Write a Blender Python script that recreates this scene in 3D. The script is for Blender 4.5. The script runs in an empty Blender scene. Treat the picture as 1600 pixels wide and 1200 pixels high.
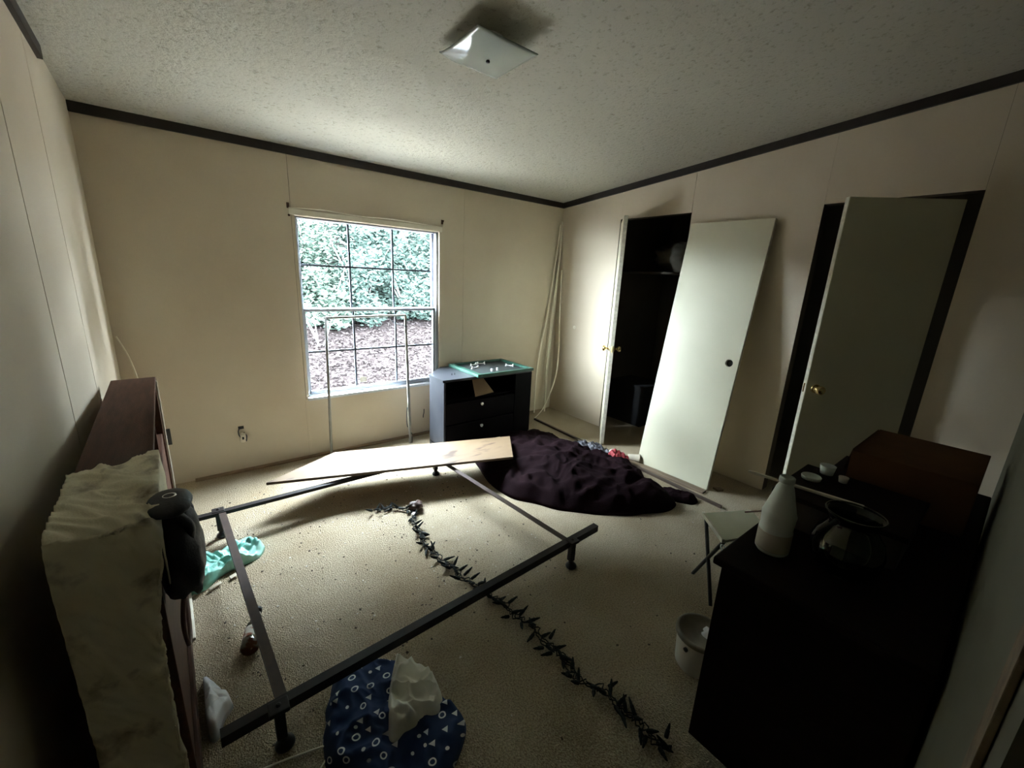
import bpy, bmesh, math, random
from mathutils import Vector, Matrix, noise

C = bpy.context.scene.collection
sc = bpy.context.scene
PI = math.pi

# ------------------------------------------------------------------ camera
camd = bpy.data.cameras.new('camera')
cam = bpy.data.objects.new('camera', camd)
C.objects.link(cam)
camd.sensor_fit = 'HORIZONTAL'
camd.sensor_width = 36.0
camd.lens = 641.76 * 36.0 / 1600.0
camd.clip_start = 0.01
camd.clip_end = 200
F = Vector((0.6046154, 0.7564528, -0.24943813))
U = Vector((0.11831327, 0.22439575, 0.96728926))
Rr = Vector((0.78768152, -0.61434983, 0.04617472))
cam.matrix_world = Matrix(((Rr.x, U.x, -F.x, 0.3671), (Rr.y, U.y, -F.y, 0.0), (Rr.z, U.z, -F.z, 1.4902), (0, 0, 0, 1)))
sc.camera = cam

# ------------------------------------------------------------------ world, sun, exposure
SKY_STRENGTH = 34.0
SUN_STRENGTH = 5.0
sc.view_settings.view_transform = 'Standard'
sc.view_settings.look = 'None'
sc.view_settings.gamma = 1.0
sc.view_settings.use_curve_mapping = False
sc.view_settings.exposure = 2.75
w = bpy.data.worlds.new('overcast_sky')
sc.world = w
w.use_nodes = True
bg = w.node_tree.nodes['Background']
bg.inputs[0].default_value = (0.82, 0.94, 1.06, 1)
bg.inputs[1].default_value = SKY_STRENGTH
sund = bpy.data.lights.new('sun', 'SUN')
sund.energy = SUN_STRENGTH
sund.angle = math.radians(3)
sund.color = (1.0, 0.95, 0.86)
sun = bpy.data.objects.new('sun', sund)
C.objects.link(sun)
sun.rotation_euler = Vector((0.55, 0.22, -0.8)).to_track_quat('-Z', 'Y').to_euler()
sun.location = (-3, 4, 8)
prt = bpy.data.lights.new('window_portal', 'AREA')
prt.shape = 'RECTANGLE'
prt.size = 1.12
prt.size_y = 1.32
prt.cycles.is_portal = True
po = bpy.data.objects.new('window_portal', prt)
C.objects.link(po)
po.location = (1.63, 3.535, 1.175)
po.rotation_euler = (-PI / 2, 0, 0)

# ------------------------------------------------------------------ materials
def new_mat(name):
    m = bpy.data.materials.new(name)
    m.use_nodes = True
    nt = m.node_tree
    return m, nt, nt.nodes['Principled BSDF']

def nd(nt, typ, **kw):
    n = nt.nodes.new(typ)
    for k, v in kw.items():
        setattr(n, k, v)
    return n

def mat(name, col, rough=0.6, col2=None, scale=6.0, detail=4.0, bump=0.0, bscale=80.0, metallic=0.0, spec=0.5,
        stretch=None, lo=0.35, hi=0.65, bdetail=3.0):
    """plain surface: two colours mixed by object-space noise, plus fine relief"""
    m, nt, p = new_mat(name)
    p.inputs['Roughness'].default_value = rough
    p.inputs['Metallic'].default_value = metallic
    p.inputs['Specular IOR Level'].default_value = spec
    tc = nd(nt, 'ShaderNodeTexCoord')
    src = tc.outputs['Object']
    if stretch:
        mp = nd(nt, 'ShaderNodeMapping')
        mp.inputs['Scale'].default_value = stretch
        nt.links.new(src, mp.inputs[0])
        src = mp.outputs[0]
    if col2:
        n = nd(nt, 'ShaderNodeTexNoise')
        n.inputs['Scale'].default_value = scale
        n.inputs['Detail'].default_value = detail
        nt.links.new(src, n.inputs['Vector'])
        r = nd(nt, 'ShaderNodeValToRGB')
        r.color_ramp.elements[0].position = lo
        r.color_ramp.elements[1].position = hi
        r.color_ramp.elements[0].color = (*col, 1)
        r.color_ramp.elements[1].color = (*col2, 1)
        nt.links.new(n.outputs['Fac'], r.inputs[0])
        nt.links.new(r.outputs[0], p.inputs['Base Color'])
    else:
        p.inputs['Base Color'].default_value = (*col, 1)
    if bump:
        n = nd(nt, 'ShaderNodeTexNoise')
        n.inputs['Scale'].default_value = bscale
        n.inputs['Detail'].default_value = bdetail
        nt.links.new(src, n.inputs['Vector'])
        b = nd(nt, 'ShaderNodeBump')
        b.inputs['Strength'].default_value = bump
        b.inputs['Distance'].default_value = 0.01
        nt.links.new(n.outputs['Fac'], b.inputs['Height'])
        nt.links.new(b.outputs[0], p.inputs['Normal'])
    return m

def glass_sheet(name, tint=(0.97, 1.0, 0.99), gloss=0.06, rough=0.0):
    m = bpy.data.materials.new(name)
    m.use_nodes = True
    nt = m.node_tree
    nt.nodes.remove(nt.nodes['Principled BSDF'])
    out = nt.nodes['Material Output']
    tr = nd(nt, 'ShaderNodeBsdfTransparent')
    tr.inputs[0].default_value = (*tint, 1)
    gl = nd(nt, 'ShaderNodeBsdfGlossy')
    gl.inputs['Roughness'].default_value = rough
    mx = nd(nt, 'ShaderNodeMixShader')
    fr = nd(nt, 'ShaderNodeFresnel')
    fr.inputs[0].default_value = 1.0 + gloss * 7
    nt.links.new(fr.outputs[0], mx.inputs[0])
    nt.links.new(tr.outputs[0], mx.inputs[1])
    nt.links.new(gl.outputs[0], mx.inputs[2])
    nt.links.new(mx.outputs[0], out.inputs[0])
    return m

def print_mat(name, ground, ink):
    """dark cloth printed with scattered white triangles and rings"""
    m, nt, p = new_mat(name)
    p.inputs['Roughness'].default_value = 0.85
    tc = nd(nt, 'ShaderNodeTexCoord')
    uvs = nd(nt, 'ShaderNodeVectorMath', operation='SCALE')
    uvs.inputs['Scale'].default_value = 20.0
    nt.links.new(tc.outputs['UV'], uvs.inputs[0])
    v = nd(nt, 'ShaderNodeTexVoronoi', voronoi_dimensions='2D')
    v.inputs['Scale'].default_value = 1.0
    v.inputs['Randomness'].default_value = 0.7
    nt.links.new(uvs.outputs[0], v.inputs['Vector'])
    sub = nd(nt, 'ShaderNodeVectorMath', operation='SUBTRACT')
    nt.links.new(uvs.outputs[0], sub.inputs[0])
    nt.links.new(v.outputs['Position'], sub.inputs[1])
    sep = nd(nt, 'ShaderNodeSeparateXYZ')
    nt.links.new(sub.outputs[0], sep.inputs[0])
    cs = nd(nt, 'ShaderNodeSeparateColor')
    nt.links.new(v.outputs['Color'], cs.inputs[0])

    def M(op, a, b=None, clamp=False):
        n = nd(nt, 'ShaderNodeMath', operation=op)
        n.use_clamp = clamp
        for i, x in enumerate((a, b)):
            if x is None:
                continue
            if isinstance(x, (int, float)):
                n.inputs[i].default_value = x
            else:
                nt.links.new(x, n.inputs[i])
        return n.outputs[0]
    X, Y = sep.outputs[0], sep.outputs[1]
    a = M('ADD', M('MULTIPLY', Y, -0.5), M('MULTIPLY', X, 0.866))
    b = M('SUBTRACT', M('MULTIPLY', Y, -0.5), M('MULTIPLY', X, 0.866))
    tri = M('LESS_THAN', M('MAXIMUM', Y, M('MAXIMUM', a, b)), 0.12)
    ring = M('LESS_THAN', M('ABSOLUTE', M('SUBTRACT', v.outputs['Distance'], 0.19)), 0.045)
    dot = M('LESS_THAN', v.outputs['Distance'], 0.12)
    r = cs.outputs[0]
    is_tri = M('LESS_THAN', r, 0.42)
    is_dot = M('GREATER_THAN', r, 0.8)
    is_ring = M('SUBTRACT', 1.0, M('ADD', is_tri, is_dot))
    fac = M('ADD', M('ADD', M('MULTIPLY', tri, is_tri), M('MULTIPLY', dot, is_dot)), M('MULTIPLY', ring, is_ring), True)
    mx = nd(nt, 'ShaderNodeMix', data_type='RGBA')
    mx.inputs['A'].default_value = (*ground, 1)
    mx.inputs['B'].default_value = (*ink, 1)
    nt.links.new(fac, mx.inputs['Factor'])
    nt.links.new(mx.outputs['Result'], p.inputs['Base Color'])
    return m

def carpet_mat():
    m, nt, p = new_mat('carpet_tan_pile')
    p.inputs['Roughness'].default_value = 0.95
    p.inputs['Specular IOR Level'].default_value = 0.1
    tc = nd(nt, 'ShaderNodeTexCoord')
    n1 = nd(nt, 'ShaderNodeTexNoise')
    n1.inputs['Scale'].default_value = 2.2
    n1.inputs['Detail'].default_value = 5
    n2 = nd(nt, 'ShaderNodeTexNoise')
    n2.inputs['Scale'].default_value = 150
    n2.inputs['Detail'].default_value = 4
    n3 = nd(nt, 'ShaderNodeTexVoronoi')
    n3.inputs['Scale'].default_value = 210
    for n in (n1, n2, n3):
        nt.links.new(tc.outputs['Object'], n.inputs['Vector'])
    r1 = nd(nt, 'ShaderNodeValToRGB')
    r1.color_ramp.elements[0].position = 0.3
    r1.color_ramp.elements[1].position = 0.7
    r1.color_ramp.elements[0].color = (0.38, 0.305, 0.20, 1)
    r1.color_ramp.elements[1].color = (0.50, 0.43, 0.315, 1)
    nt.links.new(n1.outputs['Fac'], r1.inputs[0])
    r2 = nd(nt, 'ShaderNodeValToRGB')
    r2.color_ramp.elements[0].position = 0.3
    r2.color_ramp.elements[1].position = 0.6
    r2.color_ramp.elements[0].color = (0.55, 0.52, 0.48, 1)
    r2.color_ramp.elements[1].color = (1, 1, 1, 1)
    nt.links.new(n2.outputs['Fac'], r2.inputs[0])
    mx = nd(nt, 'ShaderNodeMix', data_type='RGBA', blend_type='MULTIPLY')
    mx.inputs['Factor'].default_value = 1
    nt.links.new(r1.outputs[0], mx.inputs['A'])
    nt.links.new(r2.outputs[0], mx.inputs['B'])
    nt.links.new(mx.outputs['Result'], p.inputs['Base Color'])
    ad = nd(nt, 'ShaderNodeMath', operation='ADD')
    nt.links.new(n2.outputs['Fac'], ad.inputs[0])
    nt.links.new(n3.outputs['Distance'], ad.inputs[1])
    b = nd(nt, 'ShaderNodeBump')
    b.inputs['Strength'].default_value = 0.9
    b.inputs['Distance'].default_value = 0.008
    nt.links.new(ad.outputs[0], b.inputs['Height'])
    nt.links.new(b.outputs[0], p.inputs['Normal'])
    return m

def popcorn_mat():
    m, nt, p = new_mat('stippled_ceiling')
    p.inputs['Roughness'].default_value = 0.9
    tc = nd(nt, 'ShaderNodeTexCoord')
    n1 = nd(nt, 'ShaderNodeTexNoise')
    n1.inputs['Scale'].default_value = 42
    n1.inputs['Detail'].default_value = 5
    n1.inputs['Roughness'].default_value = 0.65
    n2 = nd(nt, 'ShaderNodeTexNoise')
    n2.inputs['Scale'].default_value = 1.3
    n2.inputs['Detail'].default_value = 3
    for n in (n1, n2):
        nt.links.new(tc.outputs['Object'], n.inputs['Vector'])
    r = nd(nt, 'ShaderNodeValToRGB')
    r.color_ramp.elements[0].position = 0.3
    r.color_ramp.elements[1].position = 0.44
    r.color_ramp.elements[0].color = (0.30, 0.27, 0.21, 1)
    r.color_ramp.elements[1].color = (0.475, 0.45, 0.37, 1)
    nt.links.new(n1.outputs['Fac'], r.inputs[0])
    nt.links.new(r.outputs[0], p.inputs['Base Color'])
    b = nd(nt, 'ShaderNodeBump')
    b.inputs['Strength'].default_value = 0.8
    b.inputs['Distance'].default_value = 0.012
    nt.links.new(n1.outputs['Fac'], b.inputs['Height'])
    nt.links.new(b.outputs[0], p.inputs['Normal'])
    return m

M_ = dict(
    wall=mat('beige_vinyl_wallboard', (0.57, 0.48, 0.355), 0.55, (0.62, 0.535, 0.405), 1.6, 5, 0.12, 260, stretch=(1, 1, 1)),
    frontwall=mat('dark_olive_wall', (0.10, 0.095, 0.06), 0.6, (0.085, 0.08, 0.05), 3),  # front wall toned far darker than the other walls
    seam=mat('seam_brown', (0.10, 0.075, 0.05), 0.8),  # brown wall backing that shows in the panel joints
    carpet=carpet_mat(),
    ceiling=popcorn_mat(),
    trim=mat('black_brown_wood_trim', (0.012, 0.008, 0.007), 0.45, (0.02, 0.013, 0.01), 30),
    tack=mat('shaded_wood_strip', (0.17, 0.11, 0.06), 0.7, (0.25, 0.17, 0.10), 14, stretch=(1, 8, 8)),
    vinyl=mat('backlit_white_vinyl', (0.30, 0.325, 0.36), 0.4, (0.34, 0.36, 0.39), 3),  # white vinyl, its backlit shade put into a darker bluish colour
    sill=mat('white_sill', (0.52, 0.54, 0.56), 0.4, (0.58, 0.6, 0.62), 3),
    vinyl_backlit=mat('backlit_window_grille', (0.085, 0.095, 0.115), 0.5, (0.095, 0.105, 0.125), 4, spec=0.2),  # bars darkened in colour because they stand against the bright window
    glass=glass_sheet('window_glass'),
    door=mat('cream_painted_door', (0.62, 0.59, 0.43), 0.42, (0.66, 0.63, 0.47), 1.5, 4, 0.05, 200),
    door_edge=mat('raw_door_edge', (0.66, 0.62, 0.5), 0.6, (0.5, 0.46, 0.36), 40),
    brass=mat('brass', (0.75, 0.56, 0.24), 0.22, (0.8, 0.62, 0.3), 20, metallic=1.0),
    darkhole=mat('dark_hole', (0.008, 0.008, 0.008), 0.9),
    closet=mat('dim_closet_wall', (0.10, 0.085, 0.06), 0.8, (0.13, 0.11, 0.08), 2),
    bedmetal=mat('dark_brown_enamel_steel', (0.011, 0.008, 0.008), 0.5, (0.018, 0.013, 0.011), 25, spec=0.25),
    bedcross=mat('brown_enamel_steel', (0.045, 0.03, 0.026), 0.5, (0.06, 0.04, 0.03), 25, spec=0.3),
    plastic_blk=mat('black_plastic', (0.012, 0.012, 0.014), 0.4, (0.018, 0.017, 0.018), 10),
    headwood=mat('dark_reddish_wood', (0.082, 0.034, 0.018), 0.65, (0.05, 0.021, 0.011), 7, 5, 0.1, 60, stretch=(9, 1, 9), spec=0.2),
    headpale=mat('pale_edge', (0.62, 0.58, 0.48), 0.6, (0.5, 0.45, 0.35), 20),
    sheet=mat('stained_white_sheet', (0.80, 0.75, 0.58), 0.85, (0.16, 0.11, 0.06), 9, 6, 0.15, 200, lo=0.54, hi=0.70),
    blackcloth=mat('black_nylon', (0.012, 0.012, 0.018), 0.55, (0.02, 0.019, 0.026), 8, 4, 0.15, 150),
    strap=mat('faded_strap', (0.16, 0.09, 0.075), 0.7, (0.2, 0.12, 0.1), 20),
    whiteplastic=mat('white_plastic', (0.72, 0.72, 0.70), 0.35, (0.66, 0.65, 0.62), 8),
    filmwhite=mat('white_plastic_film', (0.86, 0.87, 0.90), 0.25, (0.76, 0.77, 0.82), 12, 4, 0.1, 40),
    dimfilm=mat('shaded_film', (0.20, 0.18, 0.13), 0.6, (0.13, 0.115, 0.08), 8),  # white film with the closet's shade put into a darker colour
    teal=mat('teal_plastic_bag', (0.20, 0.60, 0.50), 0.4, (0.38, 0.72, 0.62), 9, 4, 0.1, 60),
    tealdark=mat('dark_teal_ink', (0.015, 0.08, 0.11), 0.6),
    board=None,
    rack=mat('white_enamel_rack', (0.20, 0.195, 0.17), 0.5, (0.26, 0.25, 0.22), 14),
    rubber=mat('black_cable', (0.01, 0.012, 0.02), 0.5),
    cab=mat('shaded_black_laminate', (0.0035, 0.003, 0.004), 0.55, (0.005, 0.004, 0.005), 5, spec=0.05),  # cabinet front, its shade away from the window put into the colour
    cabside=mat('lit_black_laminate', (0.022, 0.024, 0.030), 0.33, (0.034, 0.036, 0.042), 6, 4, 0.04, 120, spec=0.4),  # same cabinet finish, lightened in colour where window light falls
    green=mat('dark_green_paint', (0.012, 0.055, 0.036), 0.35, (0.02, 0.08, 0.055), 8),
    traybed=mat('black_tray_bed', (0.02, 0.024, 0.024), 0.55, (0.03, 0.035, 0.034), 12),
    steel=mat('bright_steel', (0.8, 0.8, 0.78), 0.3, (0.9, 0.9, 0.88), 20, metallic=0.6),
    cardboard=mat('brown_cardboard', (0.25, 0.17, 0.10), 0.85, (0.19, 0.125, 0.07), 6, 4, 0.05, 90),
    cardbrown=mat('dark_cardboard', (0.075, 0.033, 0.011), 0.9, (0.055, 0.024, 0.009), 5, spec=0.1),
    pipe=mat('cream_vinyl_strip', (0.80, 0.75, 0.62), 0.45, (0.72, 0.66, 0.53), 12),
    plank=mat('old_brown_plank', (0.20, 0.145, 0.095), 0.7, (0.13, 0.09, 0.06), 6, 5, 0.15, 50, stretch=(9, 0.8, 9)),
    plank_dark=mat('dark_stained_strip', (0.045, 0.03, 0.022), 0.6, (0.07, 0.045, 0.03), 8, stretch=(9, 0.8, 9)),
    purple=mat('dark_plum_blanket', (0.0055, 0.0022, 0.003), 0.95, (0.0095, 0.004, 0.0052), 5, 5, 0.3, 160, spec=0.05),
    paper=mat('creased_paper', (0.42, 0.37, 0.28), 0.8, (0.3, 0.26, 0.2), 9, 4, 0.1, 60),
    greybag=mat('grey_plastic_bag', (0.032, 0.031, 0.038), 0.5, (0.075, 0.073, 0.085), 14, 4, 0.15, 70),
    red=mat('red_cloth', (0.30, 0.025, 0.03), 0.7, (0.2, 0.015, 0.02), 12, 4, 0.2, 90),
    bulb=mat('dark_green_cord', (0.006, 0.008, 0.007), 0.6, (0.012, 0.016, 0.013), 30, spec=0.15),
    brownleaf=mat('brown_ornament', (0.035, 0.014, 0.009), 0.6, (0.06, 0.026, 0.014), 30),
    print=print_mat('navy_printed_cotton', (0.009, 0.032, 0.11), (0.75, 0.78, 0.8)),
    lining=mat('cream_lining', (0.80, 0.80, 0.72), 0.85, (0.72, 0.72, 0.63), 6, 4, 0.1, 120),
    bottleglass=glass_sheet('clear_bottle_glass', (0.80, 0.80, 0.76), 0.07, 0.03),
    label=mat('brown_label', (0.45, 0.17, 0.09), 0.6, (0.82, 0.76, 0.66), 30, lo=0.45, hi=0.55),
    milky=mat('milky_plastic', (0.56, 0.60, 0.55), 0.4, (0.62, 0.64, 0.6), 5),
    tape=mat('tan_residue', (0.42, 0.36, 0.28), 0.6, (0.5, 0.45, 0.38), 12),
    darkwood=mat('near_black_wood', (0.006, 0.003, 0.0025), 0.6, (0.009, 0.0045, 0.0035), 6, 4, 0.05, 60, stretch=(9, 1, 9), spec=0.04),
    jar=glass_sheet('smoky_glass', (0.60, 0.64, 0.60), 0.08, 0.02),
    stool_top=mat('pale_tray_top', (0.52, 0.52, 0.38), 0.5, (0.58, 0.57, 0.44), 5),
    blackmetal=mat('black_steel', (0.02, 0.022, 0.022), 0.4, (0.03, 0.033, 0.033), 20, metallic=0.3),
    bucket=mat('white_bucket_plastic', (0.82, 0.80, 0.74), 0.4, (0.68, 0.65, 0.58), 7),
    bucketrim=mat('grimy_bucket_rim', (0.14, 0.125, 0.095), 0.5, (0.2, 0.18, 0.14), 20),
    clothbrown=mat('dark_brown_cloth', (0.022, 0.013, 0.007), 0.9, (0.035, 0.021, 0.011), 7, 4, 0.2, 120),
    shade=None,
    debris_pale=mat('pale_chips', (0.66, 0.62, 0.54), 0.8, (0.5, 0.45, 0.36), 30),
    debris_dark=mat('dark_crumbs', (0.06, 0.045, 0.03), 0.8, (0.1, 0.075, 0.05), 30),
    soil=mat('leafy_soil', (0.011, 0.0088, 0.0085), 0.95, (0.0065, 0.0052, 0.005), 9, 6, 0.5, 14, lo=0.4, hi=0.6, spec=0.0),
    gravel=mat('bare_dirt', (0.14, 0.127, 0.11), 0.9, (0.105, 0.094, 0.082), 30, 4, 0.4, 60),
    litter=mat('dry_leaf', (0.085, 0.066, 0.063), 0.8, (0.05, 0.038, 0.037), 4, 2),
    bark=mat('grey_bark', (0.012, 0.0115, 0.0105), 0.9, (0.008, 0.0075, 0.0068), 12, 4, 0.4, 60, spec=0.0),
    twig=mat('pale_twig', (0.06, 0.058, 0.055), 0.9, (0.045, 0.043, 0.04), 12, spec=0.0),
)
# board: pale pine with dark knots
m, nt, p = new_mat('pale_pine_board')
p.inputs['Roughness'].default_value = 0.55
tc = nd(nt, 'ShaderNodeTexCoord')
mp = nd(nt, 'ShaderNodeMapping')
mp.inputs['Scale'].default_value = (1.2, 9, 9)
n1 = nd(nt, 'ShaderNodeTexNoise')
n1.inputs['Scale'].default_value = 5
n1.inputs['Detail'].default_value = 5
mp2 = nd(nt, 'ShaderNodeMapping')
mp2.inputs['Scale'].default_value = (2.6, 9, 9)
n2 = nd(nt, 'ShaderNodeTexNoise')
n2.inputs['Scale'].default_value = 1.9
n2.inputs['Detail'].default_value = 2
for a, b in ((tc.outputs['Object'], mp.inputs[0]), (mp.outputs[0], n1.inputs['Vector']), (tc.outputs['Object'], mp2.inputs[0]), (mp2.outputs[0], n2.inputs['Vector'])):
    nt.links.new(a, b)
r1 = nd(nt, 'ShaderNodeValToRGB')
r1.color_ramp.elements[0].color = (0.135, 0.086, 0.044, 1)
r1.color_ramp.elements[1].color = (0.172, 0.116, 0.064, 1)
nt.links.new(n1.outputs['Fac'], r1.inputs[0])
r2 = nd(nt, 'ShaderNodeValToRGB')
r2.color_ramp.elements[0].position = 0.6
r2.color_ramp.elements[1].position = 0.72
r2.color_ramp.elements[0].color = (1, 1, 1, 1)
r2.color_ramp.elements[1].color = (0.3, 0.22, 0.16, 1)
nt.links.new(n2.outputs['Fac'], r2.inputs[0])
mx = nd(nt, 'ShaderNodeMix', data_type='RGBA', blend_type='MULTIPLY')
mx.inputs['Factor'].default_value = 1
nt.links.new(r1.outputs[0], mx.inputs['A'])
nt.links.new(r2.outputs[0], mx.inputs['B'])
nt.links.new(mx.outputs['Result'], p.inputs['Base Color'])
M_['board'] = m
m, nt, p = new_mat('frosted_lamp_glass')
p.inputs['Base Color'].default_value = (0.60, 0.64, 0.58, 1)
p.inputs['Roughness'].default_value = 0.06
p.inputs['Transmission Weight'].default_value = 0.35
M_['shade'] = m

def leaf_mat(name, a, b):
    m, nt, p = new_mat(name)
    p.inputs['Roughness'].default_value = 0.8
    p.inputs['Specular IOR Level'].default_value = 0.0
    g = nd(nt, 'ShaderNodeNewGeometry')
    r = nd(nt, 'ShaderNodeValToRGB')
    r.color_ramp.elements[0].color = (*a, 1)
    r.color_ramp.elements[1].color = (*b, 1)
    nt.links.new(g.outputs['Random Per Island'], r.inputs[0])
    nt.links.new(r.outputs[0], p.inputs['Base Color'])
    return m
M_['leaf'] = leaf_mat('green_leaf', (0.015, 0.0235, 0.0195), (0.028, 0.0385, 0.0330))
M_['leaf2'] = leaf_mat('yellow_green_leaf', (0.017, 0.0255, 0.0195), (0.031, 0.0405, 0.0325))
M_['litter'] = leaf_mat('dry_leaf_litter', (0.0075, 0.006, 0.0058), (0.0205, 0.0168, 0.0168))

# ------------------------------------------------------------------ mesh helpers (world coordinates in, local out)
class MB:
    def __init__(s):
        s.v = []
        s.f = []
        s.uv = None

    def add(s, vs, fs):
        o = len(s.v)
        s.v += [Vector(x) for x in vs]
        s.f += [tuple(i + o for i in f) for f in fs]
        return s

    def box(s, c, d, rot=None, bev=0.0):
        """box of size d centred on c, optionally turned by a 3x3 matrix, with chamfered edges"""
        if bev > 0:
            bm = bmesh.new()
            bmesh.ops.create_cube(bm, size=1.0)
            for vv in bm.verts:
                vv.co = Vector((vv.co.x * d[0], vv.co.y * d[1], vv.co.z * d[2]))
            bmesh.ops.bevel(bm, geom=bm.edges[:], offset=min(bev, min(d) * 0.45), segments=2, profile=0.6, affect='EDGES')
            bm.verts.index_update()
            vs = [vv.co.copy() for vv in bm.verts]
            fs = [[vv.index for vv in ff.verts] for ff in bm.faces]
            bm.free()
        else:
            vs = [Vector((x * d[0] / 2, y * d[1] / 2, z * d[2] / 2)) for x in (-1, 1) for y in (-1, 1) for z in (-1, 1)]
            fs = [(0, 1, 3, 2), (4, 6, 7, 5), (0, 4, 5, 1), (2, 3, 7, 6), (0, 2, 6, 4), (1, 5, 7, 3)]
        if rot is not None:
            vs = [rot @ x for x in vs]
        return s.add([x + Vector(c) for x in vs], fs)

    def span(s, a, b, bev=0.0):
        a, b = Vector(a), Vector(b)
        d = b - a
        return s.box((a + b) / 2, (abs(d.x), abs(d.y), abs(d.z)), None, bev)

    def prism(s, pts, off):
        """flat outline pts pushed along off"""
        off = Vector(off)
        n = len(pts)
        p = [Vector(x) for x in pts]
        return s.add(p + [x + off for x in p], [tuple(range(n))[::-1], tuple(range(n, 2 * n))] + [(i, (i + 1) % n, n + (i + 1) % n, n + i) for i in range(n)])

    def cyl(s, a, b, r, r2=None, n=14):
        return s.rings([(Vector(a), r), (Vector(b), r if r2 is None else r2)], n)

    def rings(s, pr, n=14, cap=True):
        """generalised tube: list of (centre, radius)"""
        pts = [x[0] for x in pr]
        vs, fs = [], []
        up = None
        for i, (c, r) in enumerate(pr):
            a = pts[max(i - 1, 0)]
            b = pts[min(i + 1, len(pts) - 1)]
            t = (b - a)
            if t.length < 1e-9:
                t = Vector((0, 0, 1))
            t.normalize()
            if up is None:
                up = t.orthogonal().normalized()
            else:
                up = (up - t * up.dot(t))
                up = up.normalized() if up.length > 1e-6 else t.orthogonal().normalized()
            sd = t.cross(up)
            for k in range(n):
                an = 2 * PI * k / n
                vs.append(c + (up * math.cos(an) + sd * math.sin(an)) * r)
        for i in range(len(pr) - 1):
            for k in range(n):
                fs.append((i * n + k, i * n + (k + 1) % n, (i + 1) * n + (k + 1) % n, (i + 1) * n + k))
        if cap:
            fs.append(tuple(range(n))[::-1])
            fs.append(tuple(range((len(pr) - 1) * n, len(pr) * n)))
        return s.add(vs, fs)

    def tube(s, pts, r, n=8, sub=6):
        p = smooth(pts, sub)
        return s.rings([(x, r) for x in p], n)

    def lathe(s, c, prof, n=28, axis=(0, 0, 1)):
        """profile [(radius, height)] turned about axis through c"""
        ax = Vector(axis).normalized()
        u = ax.orthogonal().normalized()
        v = ax.cross(u)
        c = Vector(c)
        vs, fs = [], []
        for r, h in prof:
            for k in range(n):
                an = 2 * PI * k / n
                vs.append(c + ax * h + (u * math.cos(an) + v * math.sin(an)) * r)
        for i in range(len(prof) - 1):
            for k in range(n):
                fs.append((i * n + k, i * n + (k + 1) % n, (i + 1) * n + (k + 1) % n, (i + 1) * n + k))
        if prof[0][0] > 1e-4:
            fs.append(tuple(range(n))[::-1])
        if prof[-1][0] > 1e-4:
            fs.append(tuple(range((len(prof) - 1) * n, len(prof) * n)))
        return s.add(vs, fs)

    def grid(s, fn, nu, nv):
        vs = [fn(i / nu, j / nv) for i in range(nu + 1) for j in range(nv + 1)]
        fs = [(i * (nv + 1) + j, (i + 1) * (nv + 1) + j, (i + 1) * (nv + 1) + j + 1, i * (nv + 1) + j + 1) for i in range(nu) for j in range(nv)]
        return s.add(vs, fs)

    def build(s, name, m, parent=None, loc=None, smooth_=False, thick=0.0, uv=None, weld=False):
        me = bpy.data.meshes.new(name)
        L = Vector(loc) if loc is not None else (Vector(parent['_o']) if parent is not None else Vector((0, 0, 0)))
        me.from_pydata([tuple(x - L) for x in s.v], [], s.f)
        me.materials.append(M_[m] if isinstance(m, str) else m)
        o = bpy.data.objects.new(name, me)
        C.objects.link(o)
        if uv:
            ul = me.uv_layers.new(name='UVMap')
            for lp in me.loops:
                ul.data[lp.index].uv = uv[lp.vertex_index]
        if parent is not None:
            o.parent = parent
            o['_o'] = tuple(L)
        else:
            o.location = L
            o['_o'] = tuple(L)
        bm = bmesh.new()
        bm.from_mesh(me)
        if weld:
            bmesh.ops.remove_doubles(bm, verts=bm.verts, dist=1e-5)
        bmesh.ops.recalc_face_normals(bm, faces=bm.faces)
        bm.to_mesh(me)
        bm.free()
        if smooth_:
            for pf in me.polygons:
                pf.use_smooth = True
        if thick:
            md = o.modifiers.new('thickness', 'SOLIDIFY')
            md.thickness = thick
            md.offset = 0
        return o

def smooth(pts, sub):
    P = [Vector(x) for x in pts]
    if sub <= 1 or len(P) < 3:
        return P
    out = []
    for i in range(len(P) - 1):
        p0, p1, p2, p3 = P[max(i - 1, 0)], P[i], P[i + 1], P[min(i + 2, len(P) - 1)]
        for k in range(sub):
            t = k / sub
            out.append(0.5 * ((2 * p1) + (p2 - p0) * t + (2 * p0 - 5 * p1 + 4 * p2 - p3) * t * t + (3 * p1 - p0 - 3 * p2 + p3) * t ** 3))
    out.append(P[-1])
    return out

def tag(o, label, cat, group=None, kind=None):
    o['label'] = label
    o['category'] = cat
    if group:
        o['group'] = group
    if kind:
        o['kind'] = kind
    return o

def thing(name, label, cat, loc, group=None):
    o = bpy.data.objects.new(name, None)
    C.objects.link(o)
    o.location = loc
    o.empty_display_size = 0.05
    o['_o'] = tuple(loc)
    return tag(o, label, cat, group)

def struct(o):
    o['kind'] = 'structure'
    return o

def rotz(a):
    return Matrix.Rotation(a, 3, 'Z')

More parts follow.
